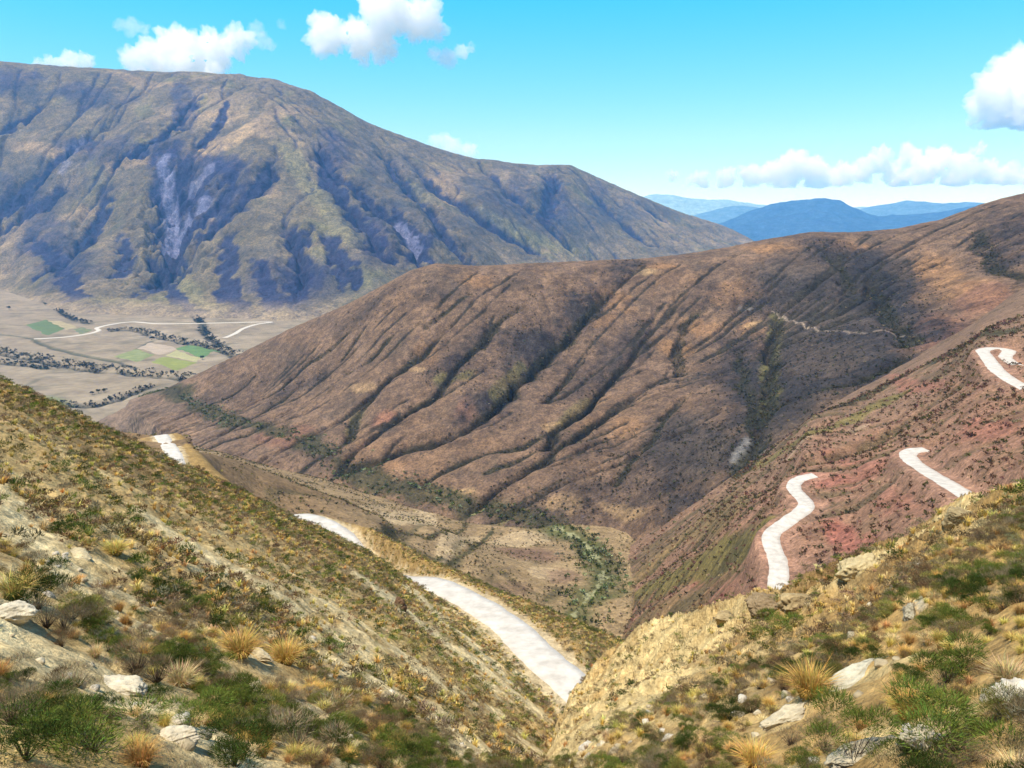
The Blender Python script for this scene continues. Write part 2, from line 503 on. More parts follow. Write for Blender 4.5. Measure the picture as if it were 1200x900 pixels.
red_slope = Land('red_slope', [
    [(-400, N_, 250, -300), (640, N_, 250, -240), (720, N_, 250, -190), (800, N_, 170, -125), (900, N_, 130, -88), (1000, N_, 120, -70), (1100, N_, 110, -55), (1200, N_, 100, -42), (1450, N_, 90, -20), (1700, N_, 80, -10)],
    [(-400, N_, 350, -300), (640, N_, 350, -240), (700, N_, 350, -205), (735, 747, 345), (800, 729, 258), (850, 716, 225), (900, 703, 193), (1000, 662, 198), (1100, 604, 184), (1145, 590, 198), (1200, 574, 170), (1450, 500, 140), (1700, 440, 130)],
    [(-400, N_, 370, -300), (640, N_, 370, -250), (700, N_, 365, -212), (735, 736, 365), (800, 690, 310), (850, 660, 270), (900, 626, 240), (950, 600, 258), (1000, 592, 256), (1060, 560, 248), (1100, 556, 240), (1200, 522, 228), (1450, 440, 200), (1700, 380, 180)],
    [(-400, N_, 440, -310), (640, N_, 440, -260), (700, N_, 430, -225), (735, 700, 430), (800, 640, 420), (870, 590, 370), (900, 578, 352), (940, 556, 318), (1000, 522, 385), (1050, 497, 415), (1100, 458, 428), (1150, 414, 432), (1200, 405, 428), (1450, 330, 410), (1700, 280, 400)],
    [(-400, N_, 540, -320), (640, N_, 540, -270), (700, N_, 535, -240), (735, 648, 530), (800, 600, 540), (870, 550, 560), (950, 490, 620), (1050, 430, 700), (1140, 380, 800), (1200, 335, 900), (1450, 235, 1150), (1700, 185, 1250)],
    [(-400, N_, 800, -360), (640, N_, 800, -350), (800, N_, 800, -300), (950, N_, 860, -260), (1140, N_, 1100, -200), (1450, N_, 1400, -160), (1700, N_, 1500, -160)]])

left_slope = Land('left_slope', [
    [(-600, N_, 1.0, -1.9), (1800, N_, 1.0, -1.9)],
    [(-600, 905, 5), (-300, 905, 6), (0, 905, 7), (200, 905, 8), (350, 905, 10), (500, 905, 16), (600, 905, 26), (640, 905, 33), (700, N_, 32, -32), (800, N_, 14, -16), (1000, N_, 8, -9), (1800, N_, 7, -9)],
    [(-600, 660, 12), (-300, 690, 14), (0, 720, 15), (150, 760, 17), (300, 790, 20), (450, 805, 30), (560, 835, 42), (620, 862, 48), (650, 882, 50), (700, N_, 50, -45), (800, N_, 40, -45), (1000, N_, 30, -40), (1800, N_, 25, -35)],
    [(-600, 480, 28), (-300, 540, 32), (0, 580, 36), (150, 630, 38), (300, 680, 42), (420, 720, 52), (520, 762, 66), (600, 803, 75), (650, 842, 72), (700, N_, 70, -58), (1000, N_, 60, -70), (1800, N_, 60, -70)],
    [(-600, 230, 70), (-300, 330, 80), (-150, 385, 88), (0, 449, 97), (60, 476, 106), (130, 512, 116), (200, 546, 122), (270, 574, 128), (340, 608, 133), (410, 641, 131), (470, 672, 129), (500, 685, 126), (545, 711, 115), (590, 753, 99), (630, 798, 87), (665, 824, 81), (720, N_, 80, -57), (1000, N_, 80, -85), (1800, N_, 80, -90)],
    [(-600, N_, 120, -45), (-300, N_, 130, -48), (0, N_, 140, -52), (100, N_, 152, -58), (190, N_, 165, -62), (250, N_, 165, -62), (300, N_, 165, -61.5), (350, N_, 155, -61), (410, N_, 142, -59.6), (470, N_, 133, -58.8), (500, N_, 127.7, -58.6), (545, N_, 118.2, -57.3), (600, N_, 102, -54.2), (640, N_, 91, -52.5), (665, N_, 85, -51.8), (690, N_, 84, -53), (750, N_, 85, -60), (1000, N_, 90, -88), (1800, N_, 90, -92)],
    [(-600, N_, 280, -70), (-300, N_, 290, -75), (100, N_, 330, -88), (190, 514, 325), (200, 521, 302), (250, N_, 250, -77), (300, N_, 215, -72.5), (350, 605, 185), (380, 613, 173), (410, 632, 158), (470, 668, 137), (500, 678, 129.5), (545, 692, 121.5), (600, 723, 108), (640, 757, 96.5), (665, 785, 89), (690, N_, 88, -52), (750, N_, 90, -60), (1000, N_, 100, -90), (1800, N_, 100, -95)],
    [(-600, N_, 300, -80), (-300, N_, 310, -85), (100, N_, 350, -94), (190, N_, 345, -91), (215, N_, 315, -87), (300, N_, 226, -76), (350, N_, 195, -71), (380, 610, 181), (437, 621, 165), (500, 656, 151), (573, 690, 136), (633, 713, 128), (687, 734, 119), (730, 753, 111), (760, N_, 108, -64), (1000, N_, 120, -110), (1800, N_, 120, -120)],
    [(-600, N_, 420, -120), (100, N_, 480, -130), (200, N_, 430, -125), (350, N_, 300, -116), (437, N_, 205, -100), (573, N_, 170, -95), (687, N_, 145, -85), (760, N_, 130, -85), (1000, N_, 140, -140), (1800, N_, 140, -150)],
    [(-600, N_, 900, -340), (300, N_, 650, -285), (600, N_, 330, -230), (760, N_, 270, -220), (1800, N_, 260, -260)]], sm=4)

right_slope = Land('right_slope', [
    [(-600, N_, 1.0, -1.9), (1800, N_, 1.0, -1.9)],
    [(-600, N_, 8, -14), (300, N_, 11, -17), (500, N_, 19, -24), (600, N_, 30, -29), (640, 903, 27), (700, 903, 16.5), (800, 903, 10.5), (900, 903, 8), (1000, 903, 6.6), (1100, 903, 5.6), (1200, 903, 5), (1500, 903, 4), (1800, 903, 4)],
    [(-600, N_, 15, -30), (300, N_, 25, -30), (500, N_, 35, -36), (600, N_, 44, -38.5), (630, N_, 44, -36), (652, 862, 43), (700, 842, 31), (800, 832, 18), (900, 820, 13.5), (1000, 803, 11.5), (1100, 790, 9.5), (1200, 765, 8.7), (1500, 690, 7), (1800, 640, 6)],
    [(-600, N_, 40, -60), (300, N_, 50, -56), (500, N_, 55, -56), (600, N_, 60, -52), (640, N_, 60, -47), (668, 826, 61), (720, 806, 50), (800, 790, 34), (900, 774, 26), (1000, 742, 21), (1100, 692, 18.5), (1200, 662, 16.5), (1500, 590, 12), (1800, 540, 10)],
    [(-600, N_, 60, -80), (300, N_, 62, -75), (500, N_, 66, -70), (600, N_, 67, -60), (640, N_, 67, -52), (668, 820, 67.5), (690, 791, 69), (715, 768, 69), (740, 760, 67), (800, 744, 61), (850, 738, 57), (900, 730, 53), (950, 706, 49), (1010, 675, 45), (1070, 647, 41), (1130, 613, 37), (1200, 588, 33), (1500, 470, 25), (1800, 420, 20)],
    [(-600, N_, 75, -120), (600, N_, 80, -90), (668, N_, 80, -66), (740, N_, 80, -58), (850, N_, 72, -52), (1000, N_, 62, -46), (1200, N_, 48, -36), (1500, N_, 38, -22), (1800, N_, 32, -18)],
    [(-600, N_, 150, -240), (600, N_, 150, -200), (740, N_, 140, -150), (1000, N_, 120, -110), (1200, N_, 105, -85), (1800, N_, 90, -60)]], sm=3)

far_ranges = []
def far_range(prof, r, name):
    """a distant range: ridge profile at range r with foot and back slopes"""
    c0 = [(u, N_, r * 0.80, -480) for u, v in prof]
    c1 = [(u, v + 0.45 * (270 - v) + 6, r * 0.9) for u, v in prof]
    c2 = [(u, v, r) for u, v in prof]
    c3 = [(u, N_, r * 1.15, -500) for u, v in prof]
    L = Land(name, [c0, c1, c2, c3], sm=3)
    L.extra = lambda x, y: fbm(x, y, 2600, 5, int(r), gain=0.55, ridged=True) * 130 + fbm(x, y, 900, 3, int(r) + 3) * 30
    far_ranges.append(L)
    return L
far_range([(600, 300), (780, 285), (820, 269), (850, 259), (880, 246), (905, 241), (930, 238), (955, 235), (985, 240), (1005, 249), (1030, 257), (1060, 254), (1100, 248), (1150, 238), (1165, 236), (1250, 233), (1400, 225), (1700, 240)], 14000, 'distant_mountain')
far_range([(500, 290), (700, 268), (800, 254), (840, 246), (860, 243), (900, 247), (1000, 250), (1030, 243), (1060, 237), (1100, 238), (1200, 236), (1400, 230), (1700, 250)], 18000, 'distant_mountain')
far_range([(400, 280), (600, 258), (660, 246), (720, 238), (760, 231), (790, 229), (830, 235), (880, 238), (960, 245), (1100, 243), (1400, 240), (1700, 250)], 22500, 'distant_mountain')

# ------------------------------------------------------------------ relief: traced gullies, then drainage
def world_line(land, pts, far=False):
    return np.array([land.hit(u, v, far)[:2] for u, v in pts])


def carve(land, lines, layer='gully'):
    """lines: (pixel polyline, half width m, depth m)"""
    g = land.grid
    dep = np.zeros(g.X.shape); msk = np.zeros(g.X.shape)
    wob = fbm(g.X, g.Y, 60, 3, 77) * 10
    wob2 = fbm(g.X, g.Y, 60, 3, 87) * 10
    for pts, w, d in lines:
        P = world_line(land, pts)
        dist, t = poly_dist(g.X + wob * w / 14, g.Y + wob2 * w / 14, P)
        n = len(P) - 1
        taper = sstep(0, 0.35, t / max(n, 1)) * 0.75 + 0.25
        prof = np.clip(1 - dist / (w * (0.5 + 0.5 * taper)), 0, 1) ** 1.3
        dep = np.maximum(dep, prof * d * taper)
        msk = np.maximum(msk, np.clip(1.2 - dist / (w * 0.55), 0, 1) * taper)
    g.layers[layer] = msk
    return dep

def rills(g, z, sx, sy, life, seed, bias=(0, 0), wob=0.5):
    """narrow rills that follow the fall line from the given starts, as a raster of counts"""
    R = np.random.default_rng(seed)
    zs = blur2(z, 4); gy, gx = np.gradient(zs, g.c)
    px = (sx - g.x0) / g.c; py = (sy - g.y0) / g.c
    k = (px > 2) & (px < g.nx - 3) & (py > 2) & (py < g.ny - 3); px, py, life = px[k], py[k], life[k]
    cnt = np.zeros(g.nx * g.ny); vx = np.zeros(len(px)); vy = np.zeros(len(px))
    wx = fbm(g.X, g.Y, g.c * 14, 3, seed + 5); wy = fbm(g.X, g.Y, g.c * 14, 3, seed + 6)
    for s_ in range(int(life.max())):
        on = s_ < life
        ix = px.astype(int); iy = py.astype(int)
        dx = -gx[iy, ix]; dy = -gy[iy, ix]; sl = np.hypot(dx, dy) + 1e-6
        vx = 0.6 * vx + 0.4 * (dx / sl + bias[0] + wob * wx[iy, ix]); vy = 0.6 * vy + 0.4 * (dy / sl + bias[1] + wob * wy[iy, ix])
        L = np.hypot(vx, vy) + 1e-6
        px = np.clip(px + 0.7 * vx / L, 1, g.nx - 2); py = np.clip(py + 0.7 * vy / L, 1, g.ny - 2)
        i = (np.round(py) * g.nx + np.round(px)).astype(int)[on]
        seen = np.zeros(g.nx * g.ny, bool); seen[i] = True
        cnt += seen
    cnt = cnt.reshape(z.shape)
    thin = np.clip(blur2(np.clip(cnt, 0, 1), 1) * 1.9, 0, 1)
    thick = np.clip(blur2(np.clip((cnt - 3) / 5, 0, 1), 3) * 1.7, 0, 1)
    return thin, thick


def starts(land, n, u0, u1, k0, k1, lo, hi, seed):
    R = np.random.default_rng(seed)
    th = R.uniform(float(ray(u0, 450)[0]), float(ray(u1, 450)[0]), n)
    i = np.clip((th - TH[0]) / (TH[1] - TH[0]), 0, NTH - 1).astype(int)
    t = R.uniform(lo, hi, n)
    r = land.R[k0, i] + (land.R[k1, i] - land.R[k0, i]) * t
    return r * np.sin(th), r * np.cos(th)

# hill ------------------------------------------------------------
gh = Grid(-800, 1300, 400, 1600, 2.4)
hill.grid = gh
gh.layers['delta'] = np.zeros(gh.X.shape)
hill_gullies = [
    ([(745, 315), (720, 330), (690, 360), (655, 400), (610, 440), (580, 475), (545, 500), (500, 520), (450, 533), (405, 545)], 34, 24),
    ([(640, 335), (600, 365), (570, 395), (540, 425), (510, 460), (470, 490), (435, 515)], 24, 14),
    ([(530, 382), (500, 410), (470, 440), (440, 465), (420, 490), (412, 515)], 24, 13),
    ([(470, 390), (440, 420), (405, 440)], 14, 6),
    ([(440, 370), (415, 400), (400, 420)], 14, 6),
    ([(420, 375), (390, 405), (350, 435), (310, 465)], 18, 8),
    ([(360, 440), (310, 480), (260, 505)], 18, 8),
    ([(330, 490), (290, 510), (250, 520)], 18, 9),
    ([(760, 388), (735, 420), (710, 450), (680, 485), (650, 500), (640, 520)], 24, 14),
    ([(695, 405), (665, 440), (640, 470)], 14, 7),
    ([(770, 450), (740, 475), (700, 495), (660, 515), (640, 535), (600, 560), (560, 590)], 24, 13),
    ([(660, 495), (610, 520), (560, 535), (500, 565)], 18, 8),
    ([(640, 520), (600, 545), (570, 555)], 14, 6),
    ([(820, 455), (790, 480), (760, 520), (735, 545), (720, 570)], 20, 9),
    ([(905, 355), (910, 385), (905, 420), (900, 450), (905, 480), (890, 520), (872, 545)], 30, 16),
    ([(870, 400), (865, 430), (880, 470), (885, 510)], 24, 9),
    ([(1010, 310), (1030, 350), (1060, 380), (1075, 395)], 30, 12),
    ([(1080, 390), (1050, 425), (1000, 450), (940, 465), (900, 480)], 26, 12),
    ([(1160, 255), (1150, 290), (1170, 320), (1200, 325)], 30, 10),
    ([(960, 290), (985, 320), (1000, 345)], 24, 8),
    ([(300, 440), (250, 470), (210, 490)], 16, 6),
    ([(560, 340), (530, 360), (500, 385)], 14, 5),
    ([(840, 350), (800, 380), (790, 410), (800, 440)], 24, 7),
]
bz = hill.base(np.arctan2(gh.X, gh.Y), np.hypot(gh.X, gh.Y))
rel = fbm(gh.X, gh.Y, 260, 4, 3) * 11 + fbm(gh.X, gh.Y, 60, 3, 8, ridged=True) * 2.5
dep = carve(hill, [(p, w * 0.62, d * 0.5) for p, w, d in hill_gullies])
ridge_keep = np.interp(np.arctan2(gh.X, gh.Y), TH, np.arange(NTH)).astype(int)
rr_ = np.hypot(gh.X, gh.Y); rk = hill.R[3][ridge_keep]
near_ridge = np.exp(-((rr_ - rk) / 70) ** 2)
z1 = bz + rel * (1 - 0.75 * near_ridge) - dep
sx, sy = starts(hill, 120, 150, 1300, 1, 3, 0.25, 0.95, 91)
ra, rb_ = rills(gh, z1, sx, sy, np.random.default_rng(92).uniform(80, 460, 120), 93, (-0.75, -0.1), 0.3)
gh.layers['rill'] = np.maximum(ra * 0.75, rb_)
z1 = z1 - ra * 1.5 - rb_ * 3.5
z2, fl = erode(gh, z1, 3, 60000, 200, 1.5, 5)
gh.layers['flow'] = fl
gh.layers['delta'] = (z2 - bz) * (1 - 0.6 * near_ridge)
gh.layers['gully_depth'] = dep

# big mountain ------------------------------------------------------
gm = Grid(-4600, 3600, 2100, 8600, 11.0)
mountain.grid = gm
gm.layers['delta'] = np.zeros(gm.X.shape)
mt_gullies = [
    ([(248, 100), (215, 130), (205, 150), (170, 175), (140, 190)], 110, 60),
    ([(278, 112), (255, 145), (235, 165)], 60, 25),
    ([(190, 185), (200, 215), (203, 245), (200, 290), (190, 330)], 190, 130),
    ([(290, 180), (270, 215), (245, 250), (215, 280), (200, 300)], 120, 80),
    ([(325, 175), (310, 210), (280, 245), (240, 280)], 90, 50),
    ([(125, 145), (100, 165), (70, 190), (40, 215), (0, 240)], 120, 70),
    ([(90, 205), (60, 230), (25, 245), (0, 262)], 110, 60),
    ([(128, 205), (120, 235), (105, 265), (75, 300), (50, 320)], 110, 60),
    ([(60, 115), (30, 135), (0, 150)], 90, 40),
    ([(350, 148), (375, 180), (395, 205), (430, 235), (470, 265), (490, 300)], 110, 70),
    ([(365, 180), (390, 220), (430, 270), (450, 305)], 90, 45),
    ([(430, 150), (460, 190), (500, 240), (520, 270), (540, 305)], 110, 65),
    ([(480, 180), (510, 215), (560, 255), (620, 290)], 100, 55),
    ([(560, 195), (600, 230), (640, 262), (670, 290)], 100, 60),
    ([(650, 200), (645, 230), (640, 255)], 90, 45),
    ([(690, 215), (720, 250), (760, 285)], 90, 45),
    ([(740, 235), (780, 262), (820, 285)], 80, 35),
    ([(330, 250), (350, 290), (355, 320), (345, 350)], 90, 45),
    ([(380, 270), (400, 310), (415, 335)], 80, 40),
    ([(260, 270), (270, 300), (265, 340), (285, 370)], 80, 35),
    ([(140, 270), (150, 300), (140, 320)], 80, 35),
    ([(300, 300), (310, 330), (320, 360)], 70, 30),
    ([(460, 240), (480, 270), (500, 300)], 80, 40),
    ([(20, 260), (60, 290), (80, 330), (90, 350)], 80, 30),
    ([(190, 330), (210, 350), (235, 372)], 60, 25),
]
bz = mountain.base(np.arctan2(gm.X, gm.Y), np.hypot(gm.X, gm.Y))
up = sstep(-300, -150, bz)
rel = (fbm(gm.X, gm.Y, 1100, 5, 13, ridged=True) * 80 + fbm(gm.X, gm.Y, 420, 4, 18) * 26) * up
dep = carve(mountain, mt_gullies) * (0.25 + 0.75 * up)
ii = np.interp(np.arctan2(gm.X, gm.Y), TH, np.arange(NTH)).astype(int)
near_ridge = np.exp(-((np.hypot(gm.X, gm.Y) - mountain.R[4][ii]) / 260) ** 2)
z1 = bz + rel * (1 - 0.85 * near_ridge) - dep
sx, sy = starts(mountain, 170, -250, 900, 1, 4, 0.15, 0.97, 95)
ra, rb_ = rills(gm, z1, sx, sy, np.random.default_rng(96).uniform(60, 300, 170), 97)
gm.layers['rill'] = np.maximum(ra * 0.8, rb_) * up
z1 = z1 - (ra * 9 + rb_ * 26) * up
z2, fl = erode(gm, z1, 3, 60000, 180, 7.0, 9)
gm.layers['flow'] = fl
gm.layers['delta'] = (z2 - bz) * (1 - 0.72 * near_ridge) * (0.15 + 0.85 * up)
gm.layers['gully_depth'] = dep

# red slope ---------------------------------------------------------
gr = Grid(0, 1300, 50, 1200, 3.0)
red_slope.grid = gr
gr.layers['delta'] = np.zeros(gr.X.shape)
red_gullies = [
    ([(1060, 440), (1000, 475), (960, 500)], 10, 3),
    ([(1010, 470), (960, 497), (900, 530)], 12, 4),
    ([(900, 640), (840, 660), (780, 690), (735, 720)], 9, 4),
    ([(880, 600), (820, 630), (760, 665), (720, 700)], 9, 4),
    ([(1150, 440), (1080, 480), (1030, 510), (940, 545), (870, 570)], 12, 5),
    ([(1000, 600), (960, 640), (930, 690)], 7, 2),
]
bz = red_slope.base(np.arctan2(gr.X, gr.Y), np.hypot(gr.X, gr.Y))
dep = carve(red_slope, red_gullies)
z1 = bz + fbm(gr.X, gr.Y, 90, 4, 23) * 4 + fbm(gr.X, gr.Y, 25, 3, 28) * 1.0 - dep
sx, sy = starts(red_slope, 90, 720, 1400, 1, 4, 0.1, 0.9, 98)
ra, rb_ = rills(gr, z1, sx, sy, np.random.default_rng(99).uniform(25, 130, 90), 100)
gr.layers['rill'] = np.maximum(ra * 0.6, rb_)
z1 = z1 - ra * 0.7 - rb_ * 1.6
z2, fl = erode(gr, z1, 4, 30000, 110, 0.8, 6)
gr.layers['flow'] = fl; gr.layers['delta'] = z2 - bz; gr.layers['gully_depth'] = dep

# basin -------------------------------------------------------------
gb = Grid(-900, 450, 150, 1500, 4.0)
basin.grid = gb
gb.layers['delta'] = np.zeros(gb.X.shape)
stream_px = [(660, 735), (680, 712), (700, 690), (708, 668), (695, 648), (680, 632), (655, 620), (620, 612), (570, 605), (520, 596), (470, 583), (420, 570), (360, 554), (300, 541), (255, 528), (205, 508), (170, 492)]
basin_gullies = [
    (stream_px, 26, 4),
    ([(560, 610), (545, 635), (530, 660), (515, 680)], 8, 2.2),
    ([(520, 605), (480, 625), (455, 632)], 8, 2.2),
    ([(420, 590), (460, 600), (500, 605)], 8, 2),
    ([(260, 560), (320, 572), (370, 580)], 10, 3),
]
bz = basin.base(np.arctan2(gb.X, gb.Y), np.hypot(gb.X, gb.Y))
dep = carve(basin, basin_gullies)
gb.layers['gully_depth'] = dep
gb.layers['delta'] = fbm(gb.X, gb.Y, 120, 4, 33) * 3 + fbm(gb.X, gb.Y, 30, 3, 38) * 0.7 - dep

# valley floor ravines ------------------------------------------------
gf = Grid(-3300, 900, 900, 5200, 7.0)
far_floor.grid = gf
gf.layers['delta'] = np.zeros(gf.X.shape)
ravine_px = [
    ([(-120, 395), (-40, 405), (0, 412), (40, 420), (80, 428), (120, 433), (165, 438), (210, 442), (250, 450)], 34, 20),
    ([(-60, 422), (0, 424), (30, 428), (60, 431)], 26, 10),
    ([(118, 391), (140, 386.5), (155, 386), (175, 391), (205, 399), (235, 404), (260, 410), (280, 419)], 28, 14),
    ([(68, 358), (74, 368), (88, 375), (105, 379)], 22, 8),
    ([(232, 372), (242, 392), (258, 405)], 26, 8),
    ([(190, 345), (215, 360), (235, 378)], 24, 8),
    ([(180, 452), (160, 460), (140, 468), (110, 476), (70, 474)], 22, 10),
    ([(0, 392), (30, 396), (60, 408), (100, 418), (140, 425), (160, 432)], 9, 3),
]
dep = carve(far_floor, ravine_px)
gf.layers['gully_depth'] = dep
gf.layers['delta'] = fbm(gf.X, gf.Y, 500, 3, 43) * 2.0 - dep

# near slopes: terraces, hummocks, rills
left_slope.extra = lambda x, y: (fbm(x, y, 14, 4, 51) * 0.55 * np.clip(np.hypot(x, y) / 14, 0.15, 1.6)
                                 + fbm(x, y, 2.2, 3, 55, ridged=True) * 0.16 * np.clip(np.hypot(x, y) / 12, 0.3, 1.5)
                                 + fbm(x + 0.7 * y, (y - 0.7 * x) * 0.22, 5, 3, 58, ridged=True) * 0.35 * np.clip(np.hypot(x, y) / 30, 0.2, 1.2)
                                 + fbm(x, y, 0.5, 3, 56, gain=0.6) * 0.05)
right_slope.extra = lambda x, y: (fbm(x, y, 9, 4, 61) * 0.55 * np.clip(np.hypot(x, y) / 12, 0.2, 1.8)
                                  + fbm(x, y, 1.6, 4, 65, ridged=True) * 0.2 * np.clip(np.hypot(x, y) / 12, 0.3, 1.8)
                                  + fbm(x * 0.5 + y * 0.2, y - x * 0.2, 5, 4, 68, ridged=True) * 0.9 * np.clip(np.hypot(x, y) / 30 - 0.3, 0, 1.2)
                                  + fbm(x, y, 3.2, 5, 69, gain=0.68, ridged=True) * 1.0 * np.clip(np.hypot(x, y) / 30 - 0.5, 0, 1.0)
                                  + fbm(x, y, 0.5, 3, 66, gain=0.6) * 0.05
                                  + fbm(x * 0.7 + y * 0.5, (y - x * 0.6) * 0.6, 8, 4, 64, gain=0.6, ridged=True) * 1.5 * np.clip(np.hypot(x, y) / 30 - 0.7, 0, 1.0))
hill.extra = lambda x, y: fbm(x, y, 14, 4, 71, gain=0.6) * 0.9 + fbm(x + 0.8 * y, (y - 0.8 * x) * 0.22, 22, 3, 72, ridged=True) * 1.1
mountain.extra = lambda x, y: fbm(x, y, 60, 4, 74, gain=0.6) * 4.0 * sstep(-290, -200, np.hypot(x, y) * 0 + 0) + fbm(x, y, 110, 5, 75, ridged=True, gain=0.6) * 9
red_slope.extra = lambda x, y: fbm(x, y, 7, 4, 81, gain=0.6) * 0.5
basin.extra = lambda x, y: fbm(x, y, 9, 4, 85, gain=0.6) * 0.4
far_floor.extra = lambda x, y: fbm(x, y, 60, 3, 88) * 0.8

# ------------------------------------------------------------------ roads
def at(u, r, z):
    th = float(ray(u, 560)[0])
    return (r * math.sin(th), r * math.cos(th), z)
road_main = Road([pix(790, 930, 70), pix(735, 870, 74), pix(702, 835, 79), pix(675, 806, 85.5), pix(643, 778, 91), pix(600, 737, 104), pix(547, 702, 118), pix(500, 682, 130), pix(462, 678, 143), pix(430, 664, 157), pix(398, 625, 175), pix(352, 605, 192), at(300, 228, -80.5), at(255, 252, -83.5), at(225, 270, -84.5),
                  pix(207, 543, 285), pix(203, 531, 300), pix(195, 520, 318), pix(185, 511, 338), at(165, 352, -95), at(120, 380, -110)], 5.4, shoulder=0.4, bank=2.6)
# the shelf on which the far bend lies, wider than the road
shelf = Road([at(235, 262, -84), pix(207, 543, 285), pix(203, 531, 300), pix(195, 520, 318), pix(185, 511, 338), at(160, 354, -95), at(110, 385, -110)], 7.0, shoulder=2.0, bank=12.0)
left_slope.roads.append(shelf); basin.roads.append(shelf)
left_slope.roads.append(road_main)
import copy
road_main_low = copy.copy(road_main); road_main_low.bank = 14.0; road_main_low.bb = tuple(b + d for b, d in zip(road_main.bb, (-40, 40, -40, 40)))
basin.roads.append(road_main_low)
road_red_a = Road([pix(905, 735, 176), pix(912, 697, 199), pix(912, 660, 219), pix(903, 628, 239), pix(922, 612, 252), pix(945, 592, 268), pix(930, 572, 292), pix(936, 562, 305), pix(955, 557, 309)], 5.4, bank=4)
road_red_b = Road([pix(1180, 606, 190), pix(1142, 586, 201), pix(1118, 571, 218), pix(1092, 556, 241), pix(1072, 543, 268), pix(1064, 533, 286), pix(1072, 528, 294), pix(1086, 527, 297)], 5.6, bank=4)
road_red_c = Road([pix(1260, 483, 300), pix(1200, 454, 335), pix(1172, 437, 366), pix(1158, 420, 400), pix(1152, 411, 428), pix(1166, 408, 444), pix(1182, 411, 440), pix(1179, 420, 418), pix(1200, 432, 396), pix(1250, 447, 366)], 6.0, bank=4)
for r_ in (road_red_a, road_red_b, road_red_c): red_slope.roads.append(r_)
def floor_pts(land, px, dz=0.0):
    o = []
    for u, v in px:
        p = land.hit(u, v); p[2] += dz; o.append(tuple(p))
    return o
road_valley = Road(floor_pts(far_floor, [(40, 399), (75, 397), (104, 393), (116, 389), (114, 386), (130, 382), (155, 379), (185, 381), (222, 381), (262, 380), (300, 379), (318, 379), (300, 382), (285, 387), (275, 393), (263, 398)], 4.0), 13.0, step=10, bank=45)
far_floor.roads.append(road_valley)

M_road = plain_mat('gravel', (0.37, 0.335, 0.28), (0.58, 0.535, 0.46), 0.5, 0.6, 0.14)
M_far = ground_mat('far_ground', scales=((0.012, 0.5), (0.06, 0.4)), bump=(0.05, 0.5), bump_dist=6)
M_hill = ground_mat('hill_ground', scales=((0.03, 0.6), (0.13, 0.8), (0.5, 0.85)), bump=(0.45, 1.0), bump_dist=2.2, tint=((0.40, 0.39, 0.40), (1.5, 1.4, 1.28)), speck=(0.30, -0.02, 0.22, (0.040, 0.038, 0.028), 0.8))
M_mount = ground_mat('mountain_ground', scales=((0.008, 0.6), (0.03, 0.7), (0.12, 0.7)), bump=(0.035, 0.9), bump_dist=18, tint=((0.42, 0.42, 0.48), (1.5, 1.42, 1.25)))
M_red = ground_mat('red_ground', scales=((0.12, 0.6), (0.5, 0.7), (1.4, 0.8)), bump=(0.8, 0.9), bump_dist=0.9, tint=((0.42, 0.40, 0.38), (1.5, 1.4, 1.3)))
M_basin = ground_mat('basin_ground', scales=((0.08, 0.5), (0.35, 0.7), (1.0, 0.7)), bump=(0.6, 0.9), bump_dist=1.0, tint=((0.45, 0.43, 0.40), (1.45, 1.4, 1.25)), speck=(0.45, -0.02, 0.2, (0.060, 0.058, 0.030), 0.75))
M_near = ground_mat('near_ground', scales=((0.35, 0.6), (1.6, 0.7), (7.0, 0.7)), bump=(2.2, 1.0), bump_dist=0.3, tint=((0.5, 0.46, 0.40), (1.4, 1.35, 1.25)))

def mixc(a, b, w):
    return a * (1 - w[:, None]) + np.array(b) * w[:, None]

def const(x, c):
    return np.broadcast_to(np.array(c, float), (len(x), 3)).copy()

def col_simple(c):
    return lambda x, y, z: const(x, c)

# ------------------------------------------------------------------ ground cover painted on the landforms (changes of cover, plus some painted shade)
def blob(land, x, y, u, v, du, dv, wob=0.45, wl_=None, seed=0, rot=0.0, edge=(1.25, 0.55)):
    """soft irregular patch of ground cover centred where the pixel lands, sized in world metres"""
    c = land.hit(u, v)[:2]
    a = land.hit(u + du, v)[:2] - c; b = land.hit(u, v + dv)[:2] - c
    L = np.hypot(*a)
    det = a[0] * b[1] - a[1] * b[0]
    if abs(det) < 1e-6: return np.zeros(x.shape)
    px = x - c[0]; py = y - c[1]
    s = (px * b[1] - py * b[0]) / det; t = (a[0] * py - a[1] * px) / det
    if rot:
        cr, sr = math.cos(rot), math.sin(rot); s, t = s * cr + t * sr, -s * sr + t * cr
    d = np.hypot(s, t)
    out = np.zeros(x.shape)
    k = d < 2.2
    if k.any():
        n = fbm(x[k], y[k], (wl_ or L * 0.9), 4, seed + int(u), gain=0.6)
        out[k] = sstep(edge[0], edge[1], d[k] + n * wob)
    return out


def band(land, x, y, pts, w, wob=0.6, seed=0, sharp=0.5):
    P = world_line(land, pts)
    out = np.zeros(x.shape)
    bb = (P[:, 0].min() - 3 * w, P[:, 0].max() + 3 * w, P[:, 1].min() - 3 * w, P[:, 1].max() + 3 * w)
    k = (x > bb[0]) & (x < bb[1]) & (y > bb[2]) & (y < bb[3])
    if k.any():
        d, _ = poly_dist(x[k], y[k], P)
        n = fbm(x[k], y[k], w * 2.0, 4, seed + int(pts[0][0]), gain=0.6)
        out[k] = sstep(1.2, 1.2 - 1.4 * sharp, d / w + n * wob)
    return out


def soft(a, lo, hi): return sstep(lo, hi, a)


